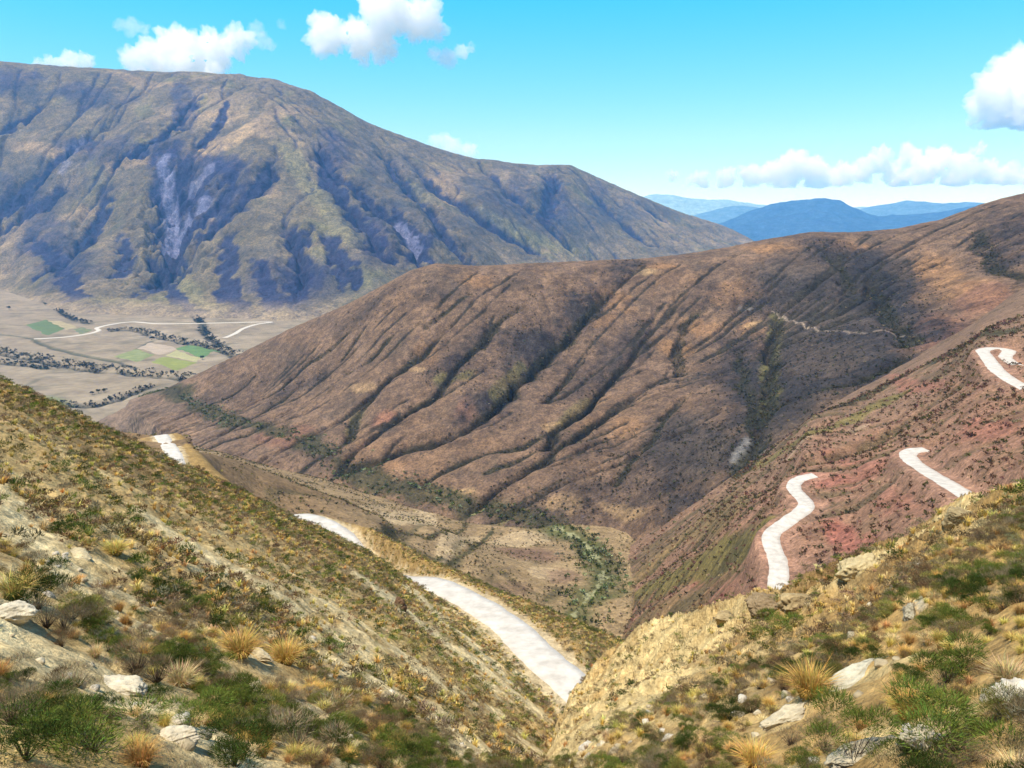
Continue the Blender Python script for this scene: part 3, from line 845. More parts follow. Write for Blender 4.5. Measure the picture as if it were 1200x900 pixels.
HILL_SCRUB = (([(740, 318), (700, 340), (670, 375), (635, 410), (600, 440), (575, 465), (555, 492)], 42, .9),
                    ([(575, 392), (545, 420), (520, 440)], 30, .8), ([(490, 345), (540, 350)], 22, .5), ([(440, 360), (400, 385)], 30, .5),
                    ([(760, 390), (735, 425), (712, 455)], 26, .8), ([(730, 400), (690, 430), (660, 465)], 26, .55), ([(905, 350), (960, 340), (1010, 330)], 60, .85), ([(960, 285), (1010, 310), (1050, 350)], 40, .8), ([(1030, 400), (1085, 385)], 30, .9), ([(880, 440), (960, 450), (1020, 440)], 50, .8),
                    ([(1000, 310), (1030, 345), (1070, 390)], 48, .95), ([(940, 400), (1000, 410), (1040, 405)], 50, .8), ([(880, 400), (870, 440), (890, 490)], 45, .8),
                    ([(1165, 250), (1180, 280), (1200, 300)], 40, .8), ([(1050, 430), (980, 455), (920, 470)], 34, .95), ([(890, 490), (865, 530), (850, 560)], 34, .85),
                    ([(830, 465), (790, 520), (770, 560)], 50, .6), ([(690, 530), (660, 570)], 36, .5), ([(780, 575), (800, 590)], 20, .9), ([(970, 290), (1000, 300)], 34, .8),
                    ([(830, 340), (850, 350)], 40, .5), ([(720, 575), (680, 600), (640, 605)], 22, .6), ([(380, 440), (330, 460)], 20, .6), ([(240, 470), (300, 455), (340, 430)], 34, .4))


def col_hill(x, y, z):
    c = const(x, (0.165, 0.120, 0.086))
    n1 = fbm(x, y, 170, 5, 101, gain=0.6); n2 = fbm(x, y, 55, 4, 105, gain=0.6)
    c = mixc(c, (0.225, 0.152, 0.095), soft(n1, 0.0, 0.5) * 0.8)
    c = mixc(c, (0.095, 0.078, 0.062), soft(n2, 0.05, 0.45) * 0.6)
    n3 = fbm(x + 0.8 * y, (y - 0.8 * x) * 0.25, 40, 4, 107, gain=0.6)
    c = mixc(c, (0.085, 0.074, 0.064), soft(n3, 0.08, 0.45) * 0.45)
    c = mixc(c, (0.205, 0.15, 0.11), soft(-n2, 0.1, 0.5) * 0.6)
    far = sstep(-230, -290, z) * 0.5
    c = mixc(c, (0.20, 0.17, 0.14), far)
    for u, v, du, dv, s in ((905, 290, 30, 8, .8), (865, 345, 40, 14, .6), (715, 352, 25, 14, .7), (700, 375, 20, 8, .6), (1100, 325, 40, 22, .7), (1060, 340, 30, 18, .5),
                            (820, 385, 25, 10, .7), (790, 412, 26, 10, .7), (560, 330, 20, 8, .6), (735, 500, 22, 10, .5), (500, 420, 14, 12, .4), (1000, 290, 26, 6, .6),
                            (770, 312, 22, 4, .9), (450, 545, 30, 8, .4), (880, 385, 16, 8, .8)):
        c = mixc(c, (0.30, 0.185, 0.095), blob(hill, x, y, u, v, du, dv, wob=0.9, seed=3) * s * 0.85)
    for u, v, du, dv, s in ((755, 318, 14, 5, .9), (885, 380, 14, 5, .6), (490, 433, 10, 4, .45), (425, 455, 16, 5, .35), (645, 500, 14, 7, .5), (520, 577, 40, 5, .7), (660, 592, 26, 12, .5), (730, 600, 30, 10, .5)):
        c = mixc(c, (0.50, 0.37, 0.20), blob(hill, x, y, u, v, du, dv, seed=5) * s)
    # red earth low down on the left spurs
    for u, v, du, dv, s in ((450, 490, 16, 14, .6), (330, 510, 40, 14, .35), (545, 480, 12, 20, .4), (1090, 390, 60, 22, .5), (1150, 350, 40, 20, .4)):
        c = mixc(c, (0.30, 0.15, 0.105), blob(hill, x, y, u, v, du, dv, seed=9) * s)
    # dark slate scrub, plus painted cloud shade right of centre
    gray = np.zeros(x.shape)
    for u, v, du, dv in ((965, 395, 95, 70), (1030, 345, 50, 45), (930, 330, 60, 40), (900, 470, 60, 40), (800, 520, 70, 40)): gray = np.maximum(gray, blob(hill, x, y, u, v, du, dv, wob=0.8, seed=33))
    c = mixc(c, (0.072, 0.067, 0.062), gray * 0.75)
    SC_ = (0.036, 0.036, 0.040)
    for p, w, s in HILL_SCRUB:
        c = mixc(c, SC_, band(hill, x, y, p, w, 1.1, seed=21, sharp=0.8) * s * (0.55 + 0.45 * soft(n2 + 0.7 * fbm(x, y, 16, 3, 109), -0.25, 0.15)))
    for p, w, s in (([(910, 375), (908, 400), (900, 440), (905, 470), (895, 490)], 9, .8), ([(545, 440), (520, 445)], 12, .6), ([(610, 430), (600, 445), (580, 465)], 8, .5), ([(690, 475), (660, 500)], 9, .5), ([(420, 490), (412, 510)], 9, .6)):
        c = mixc(c, (0.12, 0.12, 0.045), band(hill, x, y, p, w, 0.9, seed=31) * s)
    for p, w, s in (([(878, 520), (876, 535), (880, 545)], 11, .9), ([(868, 362), (878, 362)], 4, .4)):
        c = mixc(c, (0.26, 0.27, 0.27), band(hill, x, y, p, w, 0.8, seed=41) * s)
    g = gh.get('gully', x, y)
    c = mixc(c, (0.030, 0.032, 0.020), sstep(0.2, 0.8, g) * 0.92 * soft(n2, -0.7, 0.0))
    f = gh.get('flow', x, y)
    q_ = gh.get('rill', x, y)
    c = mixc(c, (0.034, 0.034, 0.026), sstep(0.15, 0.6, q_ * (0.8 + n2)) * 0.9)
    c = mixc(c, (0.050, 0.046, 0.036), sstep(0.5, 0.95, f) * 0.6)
    # path cut across the upper right of the hill
    c = mixc(c, (0.52, 0.46, 0.40), band(hill, x, y, [(905, 365), (940, 378), (985, 388), (1015, 391), (1060, 394)], 1.7, 0.5, seed=51, sharp=.8) * .5)
    # thicket green at the foot beside the stream
    d = poly_dist(x, y, world_line(basin, stream_px))[0]
    c = mixc(c, (0.055, 0.060, 0.032), sstep(16, 4, d + n2 * 22) * 0.85)
    return c


def col_mountain(x, y, z):
    n1 = fbm(x, y, 700, 5, 111, gain=0.62); n2 = fbm(x, y, 220, 5, 115, gain=0.62)
    c = const(x, (0.135, 0.118, 0.082))
    c = mixc(c, (0.245, 0.20, 0.138), soft(n1, -0.05, 0.40) * 0.85)
    c = mixc(c, (0.12, 0.13, 0.055), soft(n2, 0.05, 0.5) * 0.55)
    c = mixc(c, (0.10, 0.095, 0.085), soft(-n2, 0.05, 0.45) * 0.55)
    for u, v, du, dv, s in ((270, 160, 70, 14, .8), (250, 135, 40, 12, .6), (60, 175, 60, 10, .6), (90, 250, 30, 10, .6), (330, 130, 40, 10, .6), (150, 190, 40, 8, .6), (250, 265, 16, 10, .7),
                            (170, 100, 40, 8, .5), (520, 235, 24, 12, .6), (320, 225, 14, 8, .5)):
        c = mixc(c, (0.29, 0.225, 0.145), blob(mountain, x, y, u, v, du, dv, seed=3) * s)
    for p, w, s in (([(335, 170), (355, 205), (385, 245), (410, 280)], 60, .42), ([(480, 215), (520, 240), (600, 270), (660, 290)], 70, .5), ([(200, 330), (215, 355), (260, 370)], 60, .5), ([(380, 300), (420, 330)], 60, .5), ([(560, 255), (640, 285)], 60, .5)):
        c = mixc(c, (0.21, 0.21, 0.11), band(mountain, x, y, p, w, 0.9, seed=7) * s)
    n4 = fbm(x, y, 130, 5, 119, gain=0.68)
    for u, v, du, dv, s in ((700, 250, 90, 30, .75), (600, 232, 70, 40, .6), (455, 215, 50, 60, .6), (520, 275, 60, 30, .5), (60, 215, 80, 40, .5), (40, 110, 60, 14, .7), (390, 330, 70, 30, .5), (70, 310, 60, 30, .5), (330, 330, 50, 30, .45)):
        c = mixc(c, (0.055, 0.060, 0.085), blob(mountain, x, y, u, v, du, dv, wob=0.9, seed=23) * s * (0.35 + 0.65 * soft(n4, -0.25, 0.15)))  # blue shade of the flanks and the upper left cloud shadow painted in
    # bare slate and scree of the eroded cirques and gullies, deepened with painted blue shade
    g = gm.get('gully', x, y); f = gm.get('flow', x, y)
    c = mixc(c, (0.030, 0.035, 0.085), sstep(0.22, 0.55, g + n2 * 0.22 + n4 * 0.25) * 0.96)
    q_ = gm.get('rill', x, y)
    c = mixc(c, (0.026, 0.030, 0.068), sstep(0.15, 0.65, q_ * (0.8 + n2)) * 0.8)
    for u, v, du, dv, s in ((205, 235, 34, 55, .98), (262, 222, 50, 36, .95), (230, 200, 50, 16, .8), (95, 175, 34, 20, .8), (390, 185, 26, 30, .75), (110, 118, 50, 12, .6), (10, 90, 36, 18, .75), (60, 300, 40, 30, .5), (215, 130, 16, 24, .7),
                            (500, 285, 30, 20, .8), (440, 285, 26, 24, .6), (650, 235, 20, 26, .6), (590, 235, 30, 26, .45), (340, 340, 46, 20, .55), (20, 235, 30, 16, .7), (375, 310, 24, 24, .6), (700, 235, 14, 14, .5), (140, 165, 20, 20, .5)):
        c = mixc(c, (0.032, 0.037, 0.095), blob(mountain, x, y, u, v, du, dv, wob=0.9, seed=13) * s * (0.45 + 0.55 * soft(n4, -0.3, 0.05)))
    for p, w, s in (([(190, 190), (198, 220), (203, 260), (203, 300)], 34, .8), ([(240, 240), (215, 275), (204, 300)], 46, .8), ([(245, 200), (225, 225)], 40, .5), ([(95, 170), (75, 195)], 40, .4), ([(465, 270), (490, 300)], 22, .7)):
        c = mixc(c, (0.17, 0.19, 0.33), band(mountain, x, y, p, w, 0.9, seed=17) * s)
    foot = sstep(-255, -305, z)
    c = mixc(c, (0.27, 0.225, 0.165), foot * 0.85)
    return c


def col_floor(x, y, z):
    n1 = fbm(x, y, 300, 5, 121, gain=0.6); n2 = fbm(x, y, 70, 4, 125, gain=0.6)
    c = const(x, (0.235, 0.195, 0.140))
    c = mixc(c, (0.30, 0.255, 0.19), soft(n1, 0, 0.45) * 0.7)
    c = mixc(c, (0.15, 0.135, 0.095), soft(n2, 0.0, 0.45) * 0.7)
    n3 = fbm(x * 0.35, y, 60, 4, 127, gain=0.6)
    c = mixc(c, (0.13, 0.115, 0.08), soft(n3, 0.15, 0.5) * 0.6)
    g = gf.get('gully', x, y)
    c = mixc(c, (0.055, 0.055, 0.042), sstep(0.1, 0.6, g + n2 * 0.4) * 0.9)
    for p, w, s in (([(66, 378), (140, 377), (240, 379)], 10, .5), ([(125, 332), (150, 360)], 8, .5), ([(0, 392), (30, 396), (60, 408), (100, 418), (140, 425)], 9, .7), ([(140, 420), (160, 410), (178, 400)], 7, .8), ([(30, 452), (45, 445)], 7, .5)):
        c = mixc(c, (0.07, 0.075, 0.045), band(far_floor, x, y, p, w, 0.8, seed=61) * s)
    c = mixc(c, (0.17, 0.20, 0.10), blob(far_floor, x, y, 50, 470, 30, 6) * .7)
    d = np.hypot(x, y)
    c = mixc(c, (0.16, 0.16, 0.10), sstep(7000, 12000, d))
    return c


BASIN_DARK = (([(448, 626), (465, 622), (482, 626), (500, 632), (520, 624)], 3.0, .95), ([(520, 622), (548, 612), (566, 608)], 2.5, .9), ([(578, 620), (566, 634), (552, 645), (540, 653), (520, 666)], 3.0, .95),
              ([(500, 652), (510, 656), (520, 655)], 3.5, .9), ([(470, 640), (490, 646)], 3, .6), ([(700, 640), (716, 655), (730, 662)], 4, .8), ([(590, 672), (610, 690), (640, 700)], 4, .5), ([(655, 690), (640, 705)], 5, .7))


def col_basin(x, y, z):
    n1 = fbm(x, y, 90, 5, 131, gain=0.6); n2 = fbm(x, y, 25, 4, 135, gain=0.6)
    c = const(x, (0.275, 0.205, 0.125))
    c = mixc(c, (0.36, 0.275, 0.17), soft(n1, 0.0, 0.45) * 0.7)
    c = mixc(c, (0.15, 0.12, 0.07), soft(n2, 0.05, 0.5) * 0.65)
    r = np.hypot(x, y)
    c = mixc(c, (0.20, 0.135, 0.08), sstep(620, 420, r) * sstep(-40, -110, x) * 0.85)
    for u, v, du, dv, s in ((480, 608, 34, 8, .9), (540, 632, 24, 14, .8), (610, 632, 36, 9, .7), (640, 672, 22, 8, .6), (500, 600, 16, 4, .6), (440, 595, 20, 4, .5)):
        c = mixc(c, (0.44, 0.35, 0.235), blob(basin, x, y, u, v, du, dv, wob=0.35, seed=3, edge=(1.06, 0.9)) * s)
    for p, w, s in BASIN_DARK:
        c = mixc(c, (0.050, 0.052, 0.028), band(basin, x, y, p, w, 1.0, seed=15, sharp=0.8) * s)
    for u, v, du, dv, s in ((620, 650, 40, 9, .8), (660, 675, 22, 10, .6), (600, 690, 26, 10, .4)):
        c = mixc(c, (0.185, 0.115, 0.09), blob(basin, x, y, u, v, du, dv, seed=5) * s)
    g = gb.get('gully', x, y)
    c = mixc(c, (0.09, 0.085, 0.045), sstep(0.3, 0.8, g + n2 * 0.3) * 0.5)
    d = poly_dist(x, y, world_line(basin, stream_px))[0]
    c = mixc(c, (0.07, 0.085, 0.03), sstep(15, 3, d + n2 * 18) * 0.8)
    c = mixc(c, (0.30, 0.31, 0.19), sstep(2.2, 0.6, d + n2 * 9) * 0.8 * sstep(760, 640, r))
    return c


def col_red(x, y, z):
    n1 = fbm(x, y, 80, 5, 141, gain=0.6); n2 = fbm(x, y, 20, 4, 145, gain=0.6)
    c = const(x, (0.255, 0.160, 0.112))
    c = mixc(c, (0.33, 0.195, 0.138), soft(n1, 0.0, 0.45) * 0.75)
    c = mixc(c, (0.19, 0.135, 0.08), soft(n2, 0.0, 0.45) * 0.5)
    r = np.hypot(x, y)
    c = mixc(c, (0.215, 0.150, 0.105), sstep(330, 480, r + n1 * 120) * 0.75)
    c = mixc(c, (0.15, 0.115, 0.085), sstep(480, 700, r + n1 * 150) * 0.6)
    for u, v, du, dv, s in ((985, 630, 34, 16, .9), (960, 560, 60, 14, .7), (1000, 545, 60, 12, .5), (850, 715, 40, 16, .6), (1050, 590, 30, 14, .4), (820, 680, 40, 16, .5), (1160, 500, 40, 20, .5), (1060, 450, 50, 12, .5)):
        c = mixc(c, (0.31, 0.135, 0.105), blob(red_slope, x, y, u, v, du, dv, wob=0.9, seed=3) * s)
    for p, w, s in (([(1050, 465), (1000, 490), (960, 505), (880, 550)], 9, .7), ([(880, 640), (820, 660), (760, 690), (735, 705)], 7, .8), ([(880, 590), (830, 605), (790, 640), (740, 690)], 14, .4), ([(800, 720), (740, 735)], 10, .4)):
        c = mixc(c, (0.15, 0.15, 0.045), band(red_slope, x, y, p, w, 0.9, seed=7) * s)
    for p, w, s in (([(1180, 390), (1100, 420), (1050, 445), (990, 475), (930, 505), (870, 555)], 8, .95), ([(1130, 420), (1090, 440)], 12, .5)):
        c = mixc(c, (0.06, 0.06, 0.035), band(red_slope, x, y, p, w, 0.8, seed=9) * s)
    c = mixc(c, (0.44, 0.36, 0.25), band(red_slope, x, y, [(1010, 500), (970, 508), (930, 530)], 4, .6, seed=11) * .5)
    f = gr.get('flow', x, y)
    c = mixc(c, (0.085, 0.080, 0.045), sstep(0.15, 0.6, gr.get('rill', x, y)) * 0.7)
    # earth cut above and below the roads
    for rd in (road_red_a, road_red_b, road_red_c):
        d = poly_dist(x, y, rd.P[::3])[0]
        c = mixc(c, (0.36, 0.23, 0.17), sstep(9, 4, d + n2 * 2) * 0.55)
    return c


pale_streaks = [([(-40, 575), (10, 600), (60, 650), (110, 690)], 1.6), ([(0, 705), (30, 745), (60, 790)], 0.7), ([(60, 755), (120, 785), (190, 825), (240, 880), (260, 900)], 0.8),
                ([(170, 600), (240, 648), (300, 690), (360, 730), (410, 760)], 1.3), ([(440, 690), (500, 735), (560, 780), (620, 830)], 4.0), ([(400, 780), (470, 820), (540, 860), (590, 890)], 3.0),
                ([(250, 655), (280, 668)], 1.6), ([(300, 810), (350, 830), (420, 880)], 0.6), ([(360, 700), (430, 740), (500, 800)], 1.6), ([(480, 690), (540, 745), (600, 800)], 2.0)]


def bare_left(x, y):
    n = fbm(x, y, 3.0, 4, 155, gain=0.6)
    b = np.zeros(x.shape)
    for p, w in pale_streaks: b = np.maximum(b, band(left_slope, x, y, p, w, 1.0, seed=71, sharp=.6))
    b2 = soft(n + 0.6 * fbm(x, y, 16, 3, 158), 0.02, 0.36)
    r = np.hypot(x, y); th = np.arctan2(x, y)
    b = np.maximum(b, b2 * sstep(85, 25, r) * 0.8 + b2 * sstep(-0.28, 0.02, th) * 0.9)
    return np.clip(b, 0, 1) * (1 - 0.8 * sstep(1.0, 1.03, r / np.interp(th, TH, left_slope.R[6])))


def col_left(x, y, z):
    n1 = fbm(x, y, 12, 5, 151, gain=0.62); n2 = fbm(x, y, 1.5, 4, 153, gain=0.6)
    c = const(x, (0.46, 0.35, 0.17))
    c = mixc(c, (0.28, 0.18, 0.08), soft(n1, 0.0, 0.45) * 0.7)
    c = mixc(c, (0.42, 0.32, 0.13), soft(-n1, 0.05, 0.45) * 0.6)
    up = sstep(45, 80, np.hypot(x, y)) * sstep(0.0, -0.2, np.arctan2(x, y))
    c = mixc(c, (0.21, 0.135, 0.06), up * 0.6)
    b = bare_left(x, y)
    c = mixc(c, (0.70, 0.62, 0.40), b * (0.75 + 0.25 * np.clip(n2 * 2, -1, 1)))
    r_ = np.hypot(x, y); outer = sstep(1.0, 1.035, r_ / np.interp(np.arctan2(x, y), TH, left_slope.R[6]))
    c = mixc(c, (0.30, 0.21, 0.085), outer * (0.85 - 0.5 * soft(n2, 0, .4)))
    d, t = poly_dist(x, y, road_main.P[::3])
    c = mixc(c, (0.50, 0.43, 0.30), sstep(4.6, 2.9, d + n2 * 1.6) * 0.9)
    c = mixc(c, (0.34, 0.25, 0.09), sstep(4, 7, d) * (np.arctan2(x, y) > 0.02) * (np.hypot(x, y) > 108) * 0.7)
    return c


def bare_right(x, y):
    n = fbm(x, y, 6, 5, 165, gain=0.65)
    r = np.hypot(x, y); th = np.arctan2(x, y)
    b = soft(n, 0.08, 0.45) * 0.8
    b = np.maximum(b, soft(n, -0.15, 0.25) * sstep(0.20, 0.11, th) * 0.9)
    for p, w in (([(690, 880), (672, 830), (700, 780), (735, 752)], 9.0), ([(760, 790), (830, 740), (900, 705)], 1.6), ([(1000, 690), (1060, 650), (1130, 605)], 1.2), ([(900, 850), (960, 815), (1050, 780)], 0.35), ([(960, 890), (1010, 880), (1070, 865)], 0.5)):
        b = np.maximum(b, band(right_slope, x, y, p, w, 0.8, seed=73))
    return b * (0.6 + 0.4 * sstep(12, 22, r))


def col_right(x, y, z):
    n1 = fbm(x, y, 7, 5, 161, gain=0.62); n2 = fbm(x, y, 1.2, 4, 163, gain=0.6)
    c = const(x, (0.40, 0.28, 0.12))
    c = mixc(c, (0.20, 0.13, 0.06), soft(n1, 0.0, 0.45) * 0.7)
    n3 = fbm(x * 0.6 + y * 0.3, y * 0.5 - x * 0.25, 2.4, 4, 167, gain=0.65)
    c = mixc(c, (0.62, 0.53, 0.30), bare_right(x, y) * (1 - 0.7 * soft(n3, -0.02, 0.28)) * (0.8 + 0.2 * np.clip(n2 * 2, -1, 1)))
    for u, v, du, dv, s in ((1070, 715, 14, 10, .8), (1065, 700, 8, 8, .7), (1130, 690, 8, 5, .5)):
        c = mixc(c, (0.50, 0.52, 0.46), blob(right_slope, x, y, u, v, du, dv, seed=3) * s)
    return c


EXEC_COL = {'hill': col_hill, 'mountain': col_mountain, 'floor': col_floor, 'basin': col_basin, 'red': col_red, 'left': col_left, 'right': col_right}

DENS = 1.0
def Dn(n): return max(3, int(n * DENS))
def build_land():
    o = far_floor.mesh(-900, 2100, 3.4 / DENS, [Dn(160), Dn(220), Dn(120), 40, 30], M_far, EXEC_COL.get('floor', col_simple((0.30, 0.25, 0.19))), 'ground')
    tag(o, 'flat pale brown valley floor with ravines at the foot of the big mountain', 'valley floor', kind='structure')
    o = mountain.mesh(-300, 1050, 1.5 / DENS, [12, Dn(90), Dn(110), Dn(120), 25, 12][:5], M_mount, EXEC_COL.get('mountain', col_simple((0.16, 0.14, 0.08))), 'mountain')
    tag(o, 'huge eroded blue brown mountain on the left behind the valley', 'mountain', kind='structure')
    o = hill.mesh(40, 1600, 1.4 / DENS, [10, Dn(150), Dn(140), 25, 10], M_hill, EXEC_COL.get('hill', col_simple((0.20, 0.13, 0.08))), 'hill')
    tag(o, 'long brown grassy hill with dark gullies across the middle of the view', 'hill', kind='structure')
    o = basin.mesh(-300, 900, 1.6 / DENS, [8, Dn(60), Dn(90), 20, 6], M_basin, EXEC_COL.get('basin', col_simple((0.28, 0.22, 0.12))), 'basin')
    tag(o, 'tan grassy basin floor with terraces beside the stream', 'basin', kind='structure')
    o = red_slope.mesh(640, 1650, 1.4 / DENS, [15, Dn(60), Dn(120), Dn(120), 15], M_red, EXEC_COL.get('red', col_simple((0.22, 0.12, 0.08))), 'red_slope')
    tag(o, 'reddish shrubby hillside on the right crossed by white roads', 'hillside', kind='structure')
    o = left_slope.mesh(-2400, 800, 2.3 / DENS, [12, Dn(110), Dn(140), Dn(150), Dn(26), Dn(50), Dn(45), 24, 8], M_near, EXEC_COL.get('left', col_simple((0.36, 0.31, 0.18))), 'left_slope')
    tag(o, 'steep scrubby near slope falling from the left to the white road', 'slope', kind='structure')
    o = right_slope.mesh(560, 3400, 1.9 / DENS, [12, Dn(120), Dn(140), Dn(110), 14, 8], M_near, EXEC_COL.get('right', col_simple((0.38, 0.32, 0.18))), 'right_slope')
    tag(o, 'rugged cream coloured near slope with rock outcrops on the right', 'slope', kind='structure')
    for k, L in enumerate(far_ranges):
        o = L.mesh(450, 1650, 1.5, [20, 70, 12], M_mount, col_simple(((0.042, 0.095, 0.23), (0.09, 0.18, 0.34), (0.20, 0.34, 0.46))[k]), 'distant_mountain')  # blue of the distance haze painted into the base colours, paler per range
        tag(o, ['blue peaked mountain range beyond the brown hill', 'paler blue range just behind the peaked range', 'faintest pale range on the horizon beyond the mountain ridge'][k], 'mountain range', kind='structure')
    for rd, lb in ((road_main, 'white gravel road running along the foot of the left slope'), (road_red_a, 'white gravel road bend in the middle of the red hillside'),
                   (road_red_b, 'short white gravel road bend higher on the red hillside'), (road_red_c, 'white gravel hairpin at the right edge of the red hillside'),
                   (road_valley, 'thin pale road across the distant valley floor')):
        o = rd.build('road', M_road, 0.06 if rd is not road_valley else 0.5)
        tag(o, lb, 'road', kind='structure')
build_land()

haze_m = bpy.data.materials.new('haze'); haze_m.use_nodes = True
ht = haze_m.node_tree; ht.nodes.clear()
ho = nd(ht, 'ShaderNodeOutputMaterial'); hv = nd(ht, 'ShaderNodeVolumePrincipled')
hv.inputs['Color'].default_value = (0.10, 0.45, 1.0, 1)
hv.inputs['Density'].default_value = 0.000048
hv.inputs['Absorption Color'].default_value = (1, 1, 1, 1)
hv.inputs['Anisotropy'].default_value = 0.0
ht.links.new(hv.outputs[0], ho.inputs['Volume'])
def box(name, x0, x1, y0, y1, z0, z1, mat):
    v = np.array([(x, y, z) for z in (z0, z1) for y in (y0, y1) for x in (x0, x1)])
    f = np.array([0, 2, 3, 1, 4, 5, 7, 6, 0, 1, 5, 4, 2, 6, 7, 3, 0, 4, 6, 2, 1, 3, 7, 5])
    return new_mesh_obj(name, v, f, 4, mat, smooth=False)
hz = box('haze', -22000, 22000, -3000, 27500, -620, 1350, haze_m)
tag(hz, 'thin blue air haze over the far valley and mountains', 'haze', kind='stuff')

# ------------------------------------------------------------------ fields on the valley floor
def field(px, c0, c1, label):
    P = np.array([far_floor.hit(u, v)[:2] for u, v in px])
    s = np.linspace(0, 1, 15)
    a, b = np.meshgrid(s, s)
    X = [((1 - a) * (1 - b) * P[0, k] + a * (1 - b) * P[1, k] + a * b * P[2, k] + (1 - a) * b * P[3, k]) for k in (0, 1)]
    e = (a == 0) | (a == 1) | (b == 0) | (b == 1)
    X[0] = X[0] + fbm(X[0], X[1], 45, 3, 5) * 6; X[1] = X[1] + fbm(X[0], X[1], 45, 3, 15) * 18
    z = far_floor.height(X[0].ravel(), X[1].ravel()).reshape(a.shape) + np.where(e, -0.6, 1.0)
    o = grid_mesh('field', X[0], X[1], z, plain_mat('crop', tuple(q * 0.5 + w for q, w in zip(c0, (0.065, 0.045, 0.03))), tuple(q * 0.6 + w for q, w in zip(c1, (0.085, 0.06, 0.04))), 0.045, 0.4, 1.0))
    tag(o, label, 'field', 'crop fields on the valley floor', 'structure')
field([(29, 381), (54, 374), (77, 386), (56, 394)], (0.035, 0.13, 0.035), (0.05, 0.17, 0.045), 'dark green crop field farthest left on the valley floor')
field([(56, 375.5), (70, 376), (92, 384), (79, 387)], (0.34, 0.30, 0.15), (0.42, 0.37, 0.2), 'tan fallow strip beside the dark green field')
field([(86, 386), (96, 383.5), (108, 389), (95, 393)], (0.07, 0.14, 0.06), (0.12, 0.19, 0.08), 'small dull green field below the valley road bend')
field([(133, 418), (158, 409), (183, 416), (160, 425)], (0.13, 0.22, 0.06), (0.24, 0.31, 0.12), 'striped light green field above the wide ravine')
field([(160, 408), (176, 401), (213, 408.5), (188, 416.5)], (0.40, 0.33, 0.24), (0.48, 0.40, 0.30), 'pale bare field between the green fields')
field([(206, 408), (230, 404.5), (258, 411.5), (238, 421)], (0.03, 0.17, 0.035), (0.05, 0.22, 0.05), 'bright green field nearest the brown hill')
field([(176, 424), (191, 417.5), (233, 425), (207, 435)], (0.17, 0.24, 0.03), (0.23, 0.30, 0.05), 'yellow green field in front of the bare field')
field([(192, 417), (206, 410), (236, 420.5), (230, 424.5)], (0.36, 0.37, 0.16), (0.42, 0.42, 0.2), 'pale yellow strip between two green fields')

# ------------------------------------------------------------------ vegetation
def leaf_mat(name, base=(1, 1, 1), var=0.5, transl=0.25):
    m = bpy.data.materials.new(name); m.use_nodes = True
    t = m.node_tree; t.nodes.clear()
    out = nd(t, 'ShaderNodeOutputMaterial'); d = nd(t, 'ShaderNodeBsdfDiffuse'); tr = nd(t, 'ShaderNodeBsdfTranslucent'); mx = nd(t, 'ShaderNodeMixShader')
    att = nd(t, 'ShaderNodeAttribute', attribute_name='Col'); oi = nd(t, 'ShaderNodeObjectInfo')
    mp = nd(t, 'ShaderNodeMapRange'); mp.inputs[3].default_value = 1 - var * 0.6; mp.inputs[4].default_value = 1 + var * 0.6
    t.links.new(oi.outputs['Random'], mp.inputs[0])
    m1 = nd(t, 'ShaderNodeMix', data_type='RGBA', blend_type='MULTIPLY'); m1.inputs[0].default_value = 1; m1.inputs[7].default_value = (*base, 1)
    t.links.new(att.outputs['Color'], m1.inputs[6])
    m2 = nd(t, 'ShaderNodeVectorMath', operation='SCALE'); t.links.new(m1.outputs[2], m2.inputs[0]); t.links.new(mp.outputs[0], m2.inputs['Scale'])
    t.links.new(m2.outputs[0], d.inputs[0]); t.links.new(m2.outputs[0], tr.inputs[0])
    mx.inputs[0].default_value = transl
    t.links.new(d.outputs[0], mx.inputs[1]); t.links.new(tr.outputs[0], mx.inputs[2]); t.links.new(mx.outputs[0], out.inputs[0])
    return m


def tpl_shrub(n, ln, wd, R, up=0.55, sparse=0.0):
    """needle-leaved bush about 1 m across: triangles (n,3,3); several uneven lobes, gaps between them"""
    k = R.integers(5, 9)
    lc = np.stack([R.normal(0, 0.22, k), R.normal(0, 0.22, k), R.uniform(0.22, 0.62, k)], 1)
    lr = R.uniform(0.16, 0.32, k)
    w = R.integers(0, k, n)
    d = R.normal(0, 1, (n, 3)); d /= np.linalg.norm(d, axis=1)[:, None]
    d[:, 2] = np.abs(d[:, 2]) * 0.9 + d[:, 2] * 0.1
    p = lc[w] + d * (lr[w] * R.uniform(0.35, 1.0, n) ** 0.6)[:, None]
    p[:, 2] = np.maximum(p[:, 2], 0.0)
    ax = d + np.array([0, 0, up]) + R.normal(0, 0.45, (n, 3))
    ax /= np.linalg.norm(ax, axis=1)[:, None]
    s = np.cross(ax, R.normal(0, 1, (n, 3))); s /= np.linalg.norm(s, axis=1)[:, None] + 1e-6
    L = ln * R.uniform(0.6, 1.5, n)[:, None]; W = wd * R.uniform(0.6, 1.4, n)[:, None]
    tri = np.stack([p - s * W * 0.5, p + s * W * 0.5, p + ax * L], 1)
    val = R.uniform(0.55, 1.45, n)
    return tri, val


def tpl_stems(n, R, h=0.6, w=0.022):
    tri = []
    for i in range(n):
        a = R.uniform(0, 6.28); b = R.uniform(0.1, 0.75)
        d = np.array([math.cos(a) * math.sin(b), math.sin(a) * math.sin(b), math.cos(b)])
        s = np.array([-math.sin(a), math.cos(a), 0]) * w
        t = d * h * R.uniform(0.6, 1.1)
        e = np.cross(d, s)
        tri += [[-s, s, t], [-e, e, t]]
    return np.array(tri), R.uniform(0.7, 1.3, len(tri))


